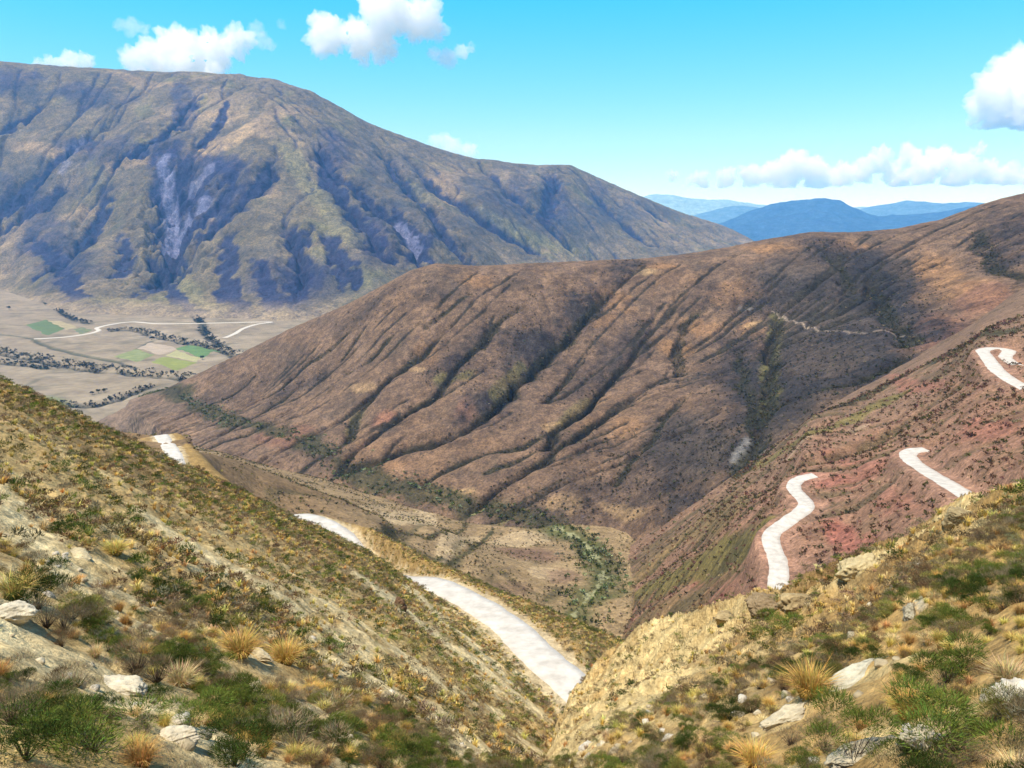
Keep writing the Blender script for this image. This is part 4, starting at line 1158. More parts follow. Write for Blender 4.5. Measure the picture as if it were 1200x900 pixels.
def tpl_tussock(n, R, wd=0.012, hgt=0.62, segs=2):
    """bunch grass: arching blades out of one crown"""
    tri = []; val = []
    a = R.uniform(0, 6.28, n); lean = R.uniform(0.05, 0.8, n); L = hgt * R.uniform(0.6, 1.15, n)
    r0 = 0.10 * np.sqrt(R.uniform(0, 1, n))
    h = np.stack([np.cos(a), np.sin(a), np.zeros(n)], 1)
    a2 = a + R.normal(0, 0.5, n); h0 = np.stack([np.cos(a2), np.sin(a2), np.zeros(n)], 1)
    s = np.stack([-np.sin(a), np.cos(a), np.zeros(n)], 1) * wd
    base = h0 * r0[:, None]
    mid = base + h * (np.sin(lean) * L * 0.45)[:, None] + np.array([0, 0, 1]) * (np.cos(lean * 0.6) * L * 0.62)[:, None]
    tip = mid + h * (np.sin(lean * 1.5) * L * 0.55)[:, None] + np.array([0, 0, 1]) * (np.cos(lean * 1.6) * L * 0.38)[:, None]
    v = R.uniform(0.6, 1.4, n)
    tri = np.concatenate([np.stack([base - s, base + s, mid + s * .8], 1), np.stack([base - s, mid + s * .8, mid - s * .8], 1), np.stack([mid - s * .8, mid + s * .8, tip], 1)])
    return tri, np.concatenate([v, v, v])


def tri_object(name, tri, val, mat, base=(1, 1, 1), hue=0.12, R=rng, link=True):
    n = len(tri)
    c = np.array(base)[None] * val[:, None] * (1 + R.normal(0, hue, (n, 3)))
    c = np.repeat(np.clip(c, 0, 1.5), 3, 0)
    return new_mesh_obj(name, tri.reshape(-1, 3), np.arange(n * 3), 3, mat, c, smooth=False)


def merged(name, pos, size, col, tpls, mat, squash=(0.7, 1.1)):
    """many clumps nobody would count, as one object"""
    T = []; C = []
    n = len(pos)
    which = rng.integers(0, len(tpls), n); yaw = rng.uniform(0, 6.28, n); sq = rng.uniform(*squash, n)
    for k, (tri, val) in enumerate(tpls):
        s = np.nonzero(which == k)[0]
        if len(s) == 0: continue
        c, q = np.cos(yaw[s]), np.sin(yaw[s])
        t = tri[None]
        x = t[..., 0] * c[:, None, None] - t[..., 1] * q[:, None, None]
        y = t[..., 0] * q[:, None, None] + t[..., 1] * c[:, None, None]
        z = t[..., 2] * sq[s][:, None, None]
        P = np.stack([x + 0 * z, y + 0 * z, z + 0 * x], -1) * size[s][:, None, None, None] + pos[s][:, None, None, :]
        T.append(P.reshape(-1, 3))
        cc = col[s][:, None, :] * val[None, :, None]
        C.append(np.repeat(cc.reshape(-1, 3), 3, 0))
    v = np.concatenate(T); c = np.concatenate(C)
    return new_mesh_obj(name, v, np.arange(len(v)), 3, mat, np.clip(c, 0, 1), smooth=False)


M_scrub = leaf_mat('scrub_leaves', var=0.0, transl=0.2)
TR = np.random.default_rng(21)
tp_mid = [tpl_shrub(110, 0.16, 0.055, TR) for _ in range(5)]
tp_far = [tpl_shrub(16, 0.42, 0.34, TR) for _ in range(6)]
tp_tmid = [tpl_tussock(26, TR, 0.035, 0.62) for _ in range(4)]
tp_near = [tpl_shrub(1500, 0.075, 0.0095, TR) for _ in range(4)]
tp_tnear = [tpl_tussock(120, TR, 0.012, 0.62) for _ in range(4)]


def project(x, y, z):
    cz = y * math.cos(PITCH) - z * math.sin(PITCH); cy = y * math.sin(PITCH) + z * math.cos(PITCH)
    return 600 + FPX * x / cz, 450 - FPX * cy / cz


def area_sample(n, th0, th1, r0, r1):
    th = rng.uniform(th0, th1, n); r = np.sqrt(rng.uniform(r0 * r0, r1 * r1, n))
    return r * np.sin(th), r * np.cos(th)


def top_height(x, y, land):
    """height of this landform, and whether another landform covers it there"""
    z = land.height(x, y)
    cov = np.zeros(x.shape, bool)
    for L in (left_slope, right_slope, red_slope, basin, hill):
        if L is land: continue
        cov |= L.height(x, y) > z - 0.05
    return z, cov


def pick(cols, w, n):
    k = rng.choice(len(cols), n, p=np.array(w) / np.sum(w))
    c = np.array(cols)[k] * rng.uniform(0.7, 1.3, (n, 1)) * (1 + rng.normal(0, 0.07, (n, 3)))
    return np.clip(c, 0.005, 1), k

# --- far cover: hillside shrubs on the red slope, brown hill, basin, stream thicket, ravines
def far_cover():
    # red slope
    x, y = area_sample(34000, 0.08, 0.75, 120, 620)
    n = fbm(x, y, 45, 4, 201); r = np.hypot(x, y)
    k = rng.uniform(0, 1, len(x)) < np.clip(0.55 + n * 0.9, 0.05, 1) * sstep(620, 330, r)
    x2, y2 = area_sample(60000, 0.25, 0.75, 380, 900)
    k2 = rng.uniform(0, 1, len(x2)) < band(red_slope, x2, y2, [(1195, 372), (1140, 400), (1100, 420), (1050, 445), (990, 475), (930, 505), (870, 555)], 8, 0.9, seed=9)
    x, y = np.concatenate([x[k], x2[k2]]), np.concatenate([y[k], y2[k2]])
    for rd in (road_red_a, road_red_b, road_red_c):
        k = poly_dist(x, y, rd.P[::2])[0] > 5.0; x, y = x[k], y[k]
    z, cov = top_height(x, y, red_slope); k = ~cov; x, y, z = x[k], y[k], z[k]
    c, _ = pick([(0.075, 0.065, 0.035), (0.11, 0.065, 0.04), (0.19, 0.10, 0.075), (0.10, 0.10, 0.035), (0.30, 0.21, 0.12)], [3, 3, 3, 2, 2], len(x))
    s = rng.uniform(0.35, 1.0, len(x)) ** 1.5 * 1.5 * (0.75 + np.hypot(x, y) / 800)
    o = merged('scrub', np.stack([x, y, z - 0.1], 1), s, c, tp_far, M_scrub)
    tag(o, 'low dark scrub dotted all over the red hillside', 'scrub', kind='stuff')
    # brown hill: shrubs in the gullies and on the low right part
    x, y = area_sample(90000, -0.42, 0.55, 480, 1180)
    n = fbm(x, y, 80, 4, 205); n2 = fbm(x, y, 18, 3, 206)
    g = gh.get('gully', x, y); f = gh.get('flow', x, y)
    rb = np.zeros(x.shape)
    for u, v, du, dv in ((740, 560, 110, 55), (850, 520, 70, 60), (640, 590, 90, 24), (970, 470, 100, 40)): rb = np.maximum(rb, blob(hill, x, y, u, v, du, dv))
    for p, w, s_ in HILL_SCRUB: rb = np.maximum(rb, band(hill, x, y, p, w, 0.9, seed=21) * s_ * 0.55)
    pr = np.clip(0.0 + 1.0 * g + 0.45 * sstep(0.5, 0.95, f) + rb * (0.5 + n * 0.9) + 0.25 * sstep(0.25, .6, n), 0, 1)
    k = rng.uniform(0, 1, len(x)) < pr * np.clip(0.6 + n2, 0, 1); x, y = x[k], y[k]
    z, cov = top_height(x, y, hill); k = ~cov; x, y, z = x[k], y[k], z[k]
    c, _ = pick([(0.050, 0.052, 0.032), (0.072, 0.062, 0.045), (0.085, 0.09, 0.035), (0.22, 0.17, 0.10)], [4, 4, 1.2, .6], len(x))
    o = merged('scrub', np.stack([x, y, z - 0.2], 1), rng.uniform(0.7, 2.4, len(x)), c, tp_far, M_scrub)
    tag(o, 'dark scrub following the gullies of the brown hill', 'scrub', kind='stuff')
    # basin flats
    x, y = area_sample(30000, -0.45, 0.16, 250, 900)
    n = fbm(x, y, 40, 4, 209)
    pb = np.clip(0.28 + n, 0.03, 1)
    for p, w, s_ in BASIN_DARK: pb = np.maximum(pb, band(basin, x, y, p, w * 1.6, 1.0, seed=15))
    k = rng.uniform(0, 1, len(x)) < pb; x, y = x[k], y[k]
    z, cov = top_height(x, y, basin); k = ~cov; x, y, z = x[k], y[k], z[k]
    c, _ = pick([(0.06, 0.065, 0.03), (0.13, 0.10, 0.05), (0.24, 0.20, 0.07), (0.10, 0.07, 0.055)], [3, 2, 1.5, 1], len(x))
    o = merged('scrub', np.stack([x, y, z - 0.1], 1), rng.uniform(0.5, 1.6, len(x)), c, tp_far, M_scrub)
    tag(o, 'small bushes scattered over the tan basin flats', 'scrub', kind='stuff')
    # thicket along the stream
    P = spline([tuple(basin.hit(u, v)) for u, v in stream_px], 3.0)
    m = 1900; i = rng.integers(0, len(P), m)
    w = 9 + 4 * np.sin(i * 0.05) - 4 * (i > len(P) * 0.55)
    x = P[i, 0] + rng.normal(0, 0.8, m) * w; y = P[i, 1] + rng.normal(0, 1, m) * w
    d = poly_dist(x, y, P[::3])[0]
    k = (d > 2.0 + 2.0 * perlin(x / 20, y / 20, 3)); x, y = x[k], y[k]
    zs = np.stack([L.height(x, y) for L in (basin, hill, red_slope)]); z = zs.max(0)
    c, _ = pick([(0.050, 0.062, 0.024), (0.07, 0.092, 0.028), (0.12, 0.14, 0.045), (0.24, 0.27, 0.14)], [3, 3, 2, 1.5], len(x))
    o = merged('thicket', np.stack([x, y, z - 0.2], 1), rng.uniform(1.2, 3.4, len(x)), c, tp_far, M_scrub)
    tag(o, 'green thicket lining both banks of the stream', 'thicket', kind='stuff')
    # ravine woods on the valley floor
    X = []
    for pts, w, d in ravine_px[:7]:
        P = spline([tuple(far_floor.hit(u, v)) for u, v in pts], 6.0)
        m = int(len(P) * w / 8.5); i = rng.integers(0, len(P), m)
        X.append(np.stack([P[i, 0] + rng.normal(0, 0.27, m) * w, P[i, 1] + rng.normal(0, 0.27, m) * w], 1))
    X = np.concatenate(X); x, y = X[:, 0], X[:, 1]
    k = poly_dist(x, y, road_valley.P)[0] > 24; x, y = x[k], y[k]
    z = far_floor.height(x, y)
    c, _ = pick([(0.040, 0.042, 0.030), (0.065, 0.065, 0.04), (0.085, 0.09, 0.055)], [4, 2, 1], len(x))
    o = merged('ravine_woods', np.stack([x, y, z - 0.5], 1), rng.uniform(2.5, 7, len(x)), c, tp_far, M_scrub)
    tag(o, 'dark bushes filling the ravines of the valley floor', 'woods', kind='stuff')
far_cover()


M_bark = leaf_mat('bark', var=0.0, transl=0.0)
def tree(u, v, hgt, label, R):
    p = far_floor.hit(u, v)
    root = bpy.data.objects.new('tree', None); COL.objects.link(root); root.location = (p[0], p[1], float(far_floor.height(np.array([p[0]]), np.array([p[1]]))[0]) - 0.2)
    tri, val = tpl_shrub(420, 0.16, 0.13, R, up=0.3)
    tri = tri * hgt * 0.95; tri[:, :, 2] += hgt * 0.18
    tri_object('crown', tri, val, M_scrub, (0.045, 0.055, 0.030), R=R).parent = root
    st, sv = tpl_stems(7, R, 0.6, 0.035)
    tri_object('trunk', st * hgt * np.array([0.6, 0.6, 1.0]), sv, M_bark, (0.10, 0.08, 0.06), R=R).parent = root
    tag(root, label, 'tree')
TR2 = np.random.default_rng(8)
tree(11, 363, 13, 'lone dark tree at the far left of the valley floor', TR2)
tree(53, 358, 11, 'dark tree above the dark green crop field', TR2)
tree(108, 463, 7, 'left one of three little trees on the near pale field', TR2)
tree(115.5, 461, 8, 'middle one of three little trees on the near pale field', TR2)
tree(122, 460, 8, 'right one of three little trees on the near pale field', TR2)
tree(178, 399, 12, 'dark tree at the top corner of the pale bare field', TR2)
tree(237, 421.5, 10, 'bushy tree at the lower corner of the bright green field', TR2)

# --- near slopes -------------------------------------------------------
GREEN = [(0.055, 0.078, 0.018), (0.120, 0.150, 0.030), (0.200, 0.190, 0.050)]
GREY = [(0.19, 0.145, 0.080), (0.15, 0.10, 0.05), (0.26, 0.21, 0.12)]
GOLD = [(0.56, 0.38, 0.11), (0.54, 0.43, 0.13), (0.60, 0.47, 0.23), (0.48, 0.29, 0.10)]

def near_candidates(land, n, th0, th1, r0, r1, bare, road=None, seed=0):
    x, y = area_sample(n, th0, th1, r0, r1)
    if road is not None:
        k = poly_dist(x, y, road.P[::2])[0] > 3.3; x, y = x[k], y[k]
    b = bare(x, y); n1 = fbm(x, y, 6, 4, 211 + seed); r = np.hypot(x, y)
    k = rng.uniform(0, 1, len(x)) < np.clip(((0.66 if seed == 0 else 0.8) + 0.40 * sstep(55, 95, r) + 0.9 * n1) * (1 - (0.9 if seed == 0 else 0.72) * b), 0.03, 1)
    x, y = x[k], y[k]
    z, cov = top_height(x, y, land); k = ~cov; x, y, z = x[k], y[k], z[k]
    return x, y, z

def ground_hit(land, u, v):
    """where the ray through the pixel meets the finished surface of a near landform"""
    th, e = ray(u, v); th = float(th); e = float(e)
    r = np.geomspace(1.5, 150, 3000)
    z = land.height(r * math.sin(th), r * math.cos(th))
    i = np.nonzero(z >= e * r)[0]
    j = i[0] if len(i) else int(np.argmax(z / r))
    return np.array([r[j] * math.sin(th), r[j] * math.cos(th), z[j]])

# pale ledges, rocks and the showiest plants keep a little open ground in front of them
CLEAR = [('R', 1064, 843, 46), ('R', 1180, 800, 60), ('R', 948, 818, 40), ('R', 885, 899, 40), ('R', 985, 808, 120), ('R', 925, 842, 60), ('R', 1190, 824, 44), ('R', 1010, 884, 100), ('R', 1068, 722, 24), ('R', 1068, 862, 24),
         ('L', 135, 650, 34), ('L', 282, 768, 50), ('L', 335, 778, 44), ('L', 212, 806, 34), ('L', 140, 808, 60), ('L', 205, 868, 50), ('L', 12, 725, 60), ('L', 95, 655, 40), ('L', 305, 770, 40), ('L', 165, 898, 40), ('L', 275, 898, 60)]


KINDS_ = {'shrub': [], 'dry_bush': [], 'grass_tussock': []}
def near_cover():
    sets = []
    for land, n, th0, th1, r0, r1, bare, road, sd in ((left_slope, 48000, -0.75, 0.16, 4.5, 172, bare_left, road_main, 0), (right_slope, 24000, -0.02, 0.78, 3.8, 74, bare_right, None, 5)):
        x, y, z = near_candidates(land, n, th0, th1, r0, r1, bare, road, sd)
        xb, yb, zb = near_candidates(land, 5200 if sd == 0 else 3400, th0, th1, r0, 38 if sd == 0 else 26, bare, road, sd)
        x, y, z = np.concatenate([x, xb]), np.concatenate([y, yb]), np.concatenate([z, zb])
        th_, r_ = np.arctan2(x, y), np.hypot(x, y); keep = np.ones(len(x), bool)
        for sd_, u_, v_, w_ in CLEAR:
            if (sd_ == 'L') != (sd == 0): continue
            p_ = ground_hit(land, u_, v_); tp, rp = math.atan2(p_[0], p_[1]), math.hypot(p_[0], p_[1])
            keep &= ~((np.abs(th_ - tp) < w_ / FPX / 2) & (r_ > rp * 0.80) & (r_ < rp + 0.25))
        x, y, z = x[keep], y[keep], z[keep]
        r = np.hypot(x, y); q = fbm(x, y, 8, 3, 221 + sd) ; q2 = fbm(x, y, 4, 3, 225 + sd)
        pg = np.clip((0.30 if sd == 0 else 0.20) + 0.12 * sstep(30, 60, r) + q * 0.9 + 0.30 * sstep(14, 6, r), 0.04, 0.9); pt = np.clip(0.46 + q2 * 0.8 + 0.15 * sstep(50, 100, r), 0.05, 0.8)
        a = rng.uniform(0, 1, len(x)) * (pg + pt + 0.42)
        kind = np.where(a < pg, 0, np.where(a < pg + pt, 2, 1))
        s = np.where(kind == 2, rng.uniform(0.35, 0.85, len(x)), rng.uniform(0.3, 1.0, len(x)) ** 1.3) * (0.85 + 0.15 * np.clip(r / 60, 0, 1.6)) * (0.85 if sd == 0 else 0.62 + 0.15 * sstep(9.5, 5, r)) * (0.72 + 0.28 * sstep(7, 16, r))
        sets.append((land, x, y, z, kind, s))
    nm = ['shrub', 'dry_bush', 'grass_tussock']
    # the largest in view become objects of their own
    for li, (land, x, y, z, kind, s) in enumerate(sets):
        u, v = project(x, y, z + s * 0.4)
        inview = (u > -20) & (u < 1220) & (v > 0) & (v < 940)
        app = np.where(inview, s / np.hypot(x, y), 0)
        own = np.zeros(len(x), bool)
        for k in range(3):
            quota = (150, 90, 150)[k] if li == 0 else (130, 70, 130)[k]
            i = np.nonzero(kind == k)[0]; i = i[np.argsort(-app[i])][:quota]
            own[i] = True
            for j in i: KINDS_[nm[k]].append((float(app[j]), li, x[j], y[j], z[j], s[j], u[j], v[j]))
        rest = ~own
        for k, cols, w, tn, tm in ((0, GREEN, [3, 3, 2], tp_near, tp_mid), (1, GREY, [3, 3, 2], tp_near, tp_mid), (2, GOLD, [3, 4, 2, 2], tp_tnear, tp_tmid)):
            m = rest & (kind == k)
            r = np.hypot(x, y)
            c, _ = pick(cols, w, len(x))
            P = np.stack([x, y, z - 0.03], 1)
            f = m & (r > 24)
            nmz = ('shrub_cover', 'dry_bush_cover', 'grass_cover')[k]
            o = merged(nmz, P[f], s[f], c[f], tm, M_scrub)
            side = ('left slope above the road', 'right slope')[li]
            tag(o, '%s covering the %s' % (('small green shrubs', 'small grey brown dry bushes', 'small golden grass tufts')[k], side), ('shrubs', 'dry bushes', 'grass')[k], kind='stuff')
            f = m & (r <= 24)
            if f.any():
                o = merged(nmz, P[f], s[f], c[f], tn, M_scrub)
                tag(o, '%s between the bigger plants low on the near %s' % (('small green shrubs', 'small grey brown dry bushes', 'small golden grass tufts')[k], ('left slope', 'right slope')[li]), ('shrubs', 'dry bushes', 'grass')[k], kind='stuff')
near_cover()

# prototypes of single plants: a root with foliage and stems, shared mesh data
def make_plant(kind, R, mats, tint):
    root = bpy.data.objects.new(kind, None)
    root.empty_display_size = 0.2
    COL.objects.link(root)
    if kind == 'grass_tussock':
        tri, val = tpl_tussock(620, R, 0.0042, 0.5)
        o = tri_object('blades', tri, val, mats[0], tint, R=R); o.parent = root
        tri, val = tpl_tussock(40, R, 0.0028, 0.66)
        o = tri_object('seed_stalks', tri, val, mats[0], np.array(tint) * 1.15, R=R); o.parent = root
    else:
        n, ln, wd = ((3600, 0.075, 0.0085) if kind == 'shrub' else (1500, 0.11, 0.006))
        tri, val = tpl_shrub(n, ln, wd, R, up=0.6 if kind == 'shrub' else 0.9)
        o = tri_object('foliage', tri, val, mats[0], tint, R=R); o.parent = root
        tri, val = tpl_stems(22 if kind == 'shrub' else 70, R, 0.62, 0.007)
        o = tri_object('stems', tri, val, mats[1], (0.11, 0.085, 0.06), R=R); o.parent = root
    return root


def dup(root, loc, yaw, sc):
    r = root.copy(); COL.objects.link(r)
    r.location = loc; r.rotation_euler = (0, 0, yaw); r.scale = sc
    for ch in root.children:
        c = ch.copy(); COL.objects.link(c); c.parent = r
    return r

M_leaf = leaf_mat('leaves', var=0.5, transl=0.3); M_stem = leaf_mat('stem_bark', var=0.3, transl=0.0); M_blade = leaf_mat('dry_blades', var=0.4, transl=0.3)
PR = np.random.default_rng(33)
protos = {'shrub': [(make_plant('shrub', PR, (M_leaf, M_stem), g), n) for g, n in zip(GREEN + GREEN[:2], ('dark green', 'green', 'olive green', 'dark green', 'green'))],
          'dry_bush': [(make_plant('dry_bush', PR, (M_leaf, M_stem), g), n) for g, n in zip(GREY, ('grey brown', 'dark brown', 'pale grey'))],
          'grass_tussock': [(make_plant('grass_tussock', PR, (M_blade, M_stem), g), n) for g, n in zip(GOLD, ('golden', 'yellow', 'straw coloured', 'rusty orange'))]}
used = set()
def plant(kind, idx, loc, size, label, group=None, cat=None, wide=1.0, yaw=None):
    root, cname = protos[kind][idx % len(protos[kind])]
    yaw = random.uniform(0, 6.28) if yaw is None else yaw
    sc = (size * wide, size * wide, size * random.uniform(0.75, 1.05))
    if root.name not in used:
        used.add(root.name); o = root
        o.location = loc; o.rotation_euler = (0, 0, yaw); o.scale = sc
    else:
        o = dup(root, loc, yaw, sc)
    tag(o, label, cat or {'shrub': 'shrub', 'dry_bush': 'bush', 'grass_tussock': 'grass tuft'}[kind], group)
    return o


heroes = [  # kind, colour index, pixel of the foot, pixel height, landform, label
    ('shrub', 1, 1000, 893, 72, 'R', 'large dark green bush right of the long pale rock ledge', 1.0),
    ('shrub', 1, 1120, 880, 84, 'R', 'largest bright green bush at the bottom right corner', 1.15),
    ('shrub', 4, 1110, 800, 56, 'R', 'broad green bush behind the golden tuft near the right edge', 1.2),
    ('shrub', 2, 1165, 850, 50, 'R', 'olive green bush in front of the squarish white rock', 1.0),
    ('shrub', 1, 905, 745, 30, 'R', 'small green bush on the crest beside the dark rock outcrop', 1.4),
    ('shrub', 0, 855, 845, 36, 'R', 'round dark green shrub on the cream slope left of the ledge', 1.0),
    ('grass_tussock', 0, 1064, 843, 44, 'R', 'bright golden grass tuft between the two big green bushes', 1.1),
    ('grass_tussock', 2, 1180, 800, 34, 'R', 'pale straw tuft at the right edge above the white rock', 1.3),
    ('grass_tussock', 0, 948, 818, 42, 'R', 'orange gold tuft just behind the pale rock ledge', 1.2),
    ('grass_tussock', 0, 885, 899, 34, 'R', 'golden tuft at the bottom edge below the ledge', 1.3),
    ('shrub', 0, 275, 898, 70, 'L', 'dark green shrub at the bottom edge between golden tufts', 1.0),
    ('shrub', 1, 110, 880, 72, 'L', 'big spreading green bush at the bottom left', 1.3),
    ('shrub', 0, 30, 890, 74, 'L', 'dark green bush filling the bottom left corner', 1.2),
    ('shrub', 0, 45, 715, 48, 'L', 'dark green bush beside the pale bank at the left edge', 1.1),
    ('shrub', 1, 220, 862, 45, 'L', 'low green bush right of the white chalky streak', 1.2),
    ('grass_tussock', 1, 135, 650, 22, 'L', 'round bright yellow tuft high on the left slope', 1.5),
    ('grass_tussock', 1, 15, 700, 34, 'L', 'yellow tuft at the left edge beside the dark bush', 1.4),
    ('grass_tussock', 0, 282, 768, 34, 'L', 'golden tuft beside the narrow pale scar mid slope', 1.5),
    ('grass_tussock', 0, 335, 778, 34, 'L', 'second golden tuft at the end of the narrow pale scar', 1.2),
    ('grass_tussock', 2, 212, 806, 32, 'L', 'straw tuft standing alone above the chalky streak', 1.2),
    ('grass_tussock', 3, 165, 898, 40, 'L', 'rusty orange tuft at the bottom edge of the chalky streak', 1.0),
    ('dry_bush', 0, 160, 790, 46, 'L', 'tall grey dry bush above the chalky streak', 1.1),
    ('dry_bush', 2, 350, 880, 50, 'L', 'wide grey dry bush at the bottom right of the left slope', 1.4),
    ('dry_bush', 1, 1080, 690, 26, 'R', 'dark dry bush below the right crest near the grey scar', 1.6),
]
hero_xy = []
for kind, ci, u, v, hpx, side, label, wide in heroes:
    land = left_slope if side == 'L' else right_slope
    p = ground_hit(land, u, min(v, 898))
    d = math.sqrt(p[0] ** 2 + p[1] ** 2 + p[2] ** 2)
    size = hpx / FPX * d / (0.85 if kind != 'grass_tussock' else 0.60)
    plant(kind, ci, (p[0], p[1], p[2] - 0.03), size, label, wide=wide)
    hero_xy.append((p[0], p[1], size * wide * 0.45))
H_ = np.array(hero_xy)
cnt = {'shrub': 0, 'dry_bush': 0, 'grass_tussock': 0}
for kind, lst in KINDS_.items():
    lst.sort(key=lambda t: -t[0])
    for app, li, x, y, z, s, u, v in lst[:280]:
        if (np.hypot(H_[:, 0] - x, H_[:, 1] - y) < H_[:, 2] * 0.8).any(): continue
        ci = random.randrange(len(protos[kind]))
        cname = protos[kind][ci][1]
        side = ('left', 'right')[li]
        noun = {'shrub': 'shrub', 'dry_bush': 'dry twiggy bush', 'grass_tussock': 'grass tuft'}[kind]
        zone = 'low' if v > 760 else ('halfway up' if v > 640 else 'high')
        lab = 'small %s %s %s on the near %s slope' % (cname, noun, zone, side)
        plant(kind, ci, (x, y, z - 0.03), s, lab, '%s %ss on the near %s slope, %s' % (cname, noun, side, zone), wide=random.uniform(0.9, 1.25))
        cnt[kind] += 1
for L_ in protos.values():
    for root, n_ in L_:
        if root.name not in used:
            for ch in list(root.children): bpy.data.objects.remove(ch)
            bpy.data.objects.remove(root)

# ------------------------------------------------------------------ rocks
M_rock = ground_mat('rock', scales=((1.2, 0.6), (8.0, 0.6)), bump=(7.0, 0.9), bump_dist=0.06)
def rock_mesh(name, R, sub, col, ax=(1, 1, 1), rough=0.42, facets=16):
    import bmesh
    bm = bmesh.new(); bmesh.ops.create_icosphere(bm, subdivisions=sub, radius=1.0)
    v = np.array([q.co[:] for q in bm.verts]); f = np.array([[q.index for q in p.verts] for p in bm.faces]); bm.free()
    # chop with random planes, then roughen
    for k in range(facets // 2):
        n = R.normal(0, 1, 3); n /= np.linalg.norm(n); d = R.uniform(0.45, 0.85)
        o = v @ n - d; v = v - np.clip(o, 0, None)[:, None] * n * 0.9
    s = R.uniform(0, 50)
    nz = fbm(v[:, 0] * 1.0 + v[:, 2] * 0.7 + s, v[:, 1] + v[:, 2] * 0.6, 0.6, 4, 7, gain=0.6) + 0.5 * fbm(v[:, 2] + s, v[:, 0] - v[:, 1], 0.35, 3, 9, ridged=True)
    v = v * (1 + rough * 0.75 * nz)[:, None] * np.array(ax)
    c = np.array(col)[None] * (0.9 + 0.25 * nz)[:, None]
    return new_mesh_obj(name, v, f.ravel(), 3, M_rock, np.clip(c, 0, 1), smooth=False)

RR = np.random.default_rng(4)
def put_rock(u, v, side, wpx, col, label, ax=(1, 1, 0.6), yaw=0.0, sink=0.25, tilt=(0, 0), sub=4, group=None):
    land = left_slope if side == 'L' else right_slope
    p = ground_hit(land, u, v); d = np.linalg.norm(p)
    s = wpx / FPX * d / 2
    o = rock_mesh('rock', RR, 5 if sub == 4 else sub, col, ax)
    o.scale = (s, s, s); o.location = (p[0], p[1], p[2] + s * ax[2] * (0.5 - sink)); o.rotation_euler = (tilt[0], tilt[1], yaw)
    tag(o, label, 'rock', group)
    return o
PALE = (0.46, 0.42, 0.31)
put_rock(985, 808, 'R', 130, (0.46, 0.45, 0.36), 'long pale rock ledge slanting up behind the dark bush', ax=(1, 0.22, 0.16), yaw=0.35, tilt=(0, -0.28))
put_rock(925, 842, 'R', 70, PALE, 'lower broken end of the pale rock ledge', ax=(1, 0.35, 0.2), yaw=0.3, tilt=(0, -0.3))
put_rock(1190, 824, 'R', 48, (0.55, 0.52, 0.44), 'squarish white rock at the right edge', ax=(1, 0.8, 0.7), yaw=0.5)
put_rock(1068, 862, 'R', 22, (0.46, 0.44, 0.4), 'small grey white rock under the golden tuft', ax=(1, 0.9, 0.8))
put_rock(1010, 884, 'R', 80, PALE, 'broad cream rock slab at the bottom edge', ax=(1, 0.5, 0.28), yaw=0.2, tilt=(0, -0.2))
put_rock(1085, 872, 'R', 60, PALE, 'cream rock block at the bottom right below the big bush', ax=(1, 0.6, 0.5), yaw=-0.3)
put_rock(893, 712, 'R', 52, (0.26, 0.20, 0.12), 'dark rock outcrop on the right crest below the road', ax=(1, 0.6, 0.45))
put_rock(940, 708, 'R', 56, (0.34, 0.27, 0.15), 'rugged brown rock outcrop along the right crest', ax=(1, 0.6, 0.5), yaw=0.4)
put_rock(1008, 672, 'R', 52, (0.45, 0.38, 0.22), 'cream crag on the rising right crest', ax=(1, 0.7, 0.6), yaw=0.2)
put_rock(1068, 722, 'R', 22, (0.36, 0.34, 0.26), 'pale grey scar rock in the middle of the right slope', ax=(0.8, 0.8, 1.0), sink=0.4)
put_rock(850, 728, 'R', 32, (0.36, 0.29, 0.16), 'low brown crag at the left end of the right crest', ax=(1, 0.6, 0.5))
put_rock(1120, 612, 'R', 40, (0.36, 0.30, 0.17), 'yellowish crag on the crest near the right edge', ax=(1, 0.7, 0.6))
put_rock(140, 808, 'L', 60, (0.58, 0.54, 0.42), 'white chalky boulder in the pale streak on the left slope', ax=(1, 0.6, 0.35), yaw=-0.5)
put_rock(205, 868, 'L', 46, (0.55, 0.5, 0.38), 'cream rock in the pale streak near the bottom edge', ax=(1, 0.7, 0.4))
put_rock(12, 725, 'L', 50, (0.62, 0.58, 0.46), 'white rock bank at the left edge', ax=(1, 0.7, 0.5))
put_rock(95, 655, 'L', 44, (0.52, 0.46, 0.30), 'cream rock ledge in the upper pale streak', ax=(1, 0.5, 0.35), yaw=-0.6)
put_rock(305, 770, 'L', 40, (0.5, 0.44, 0.3), 'narrow cream scar rock between golden tufts', ax=(1, 0.35, 0.3), yaw=-0.6)
put_rock(468, 712, 'L', 22, (0.16, 0.10, 0.06), 'dark brown rock stuck in the upper cut bank', ax=(0.8, 0.7, 1.2), sink=.5)
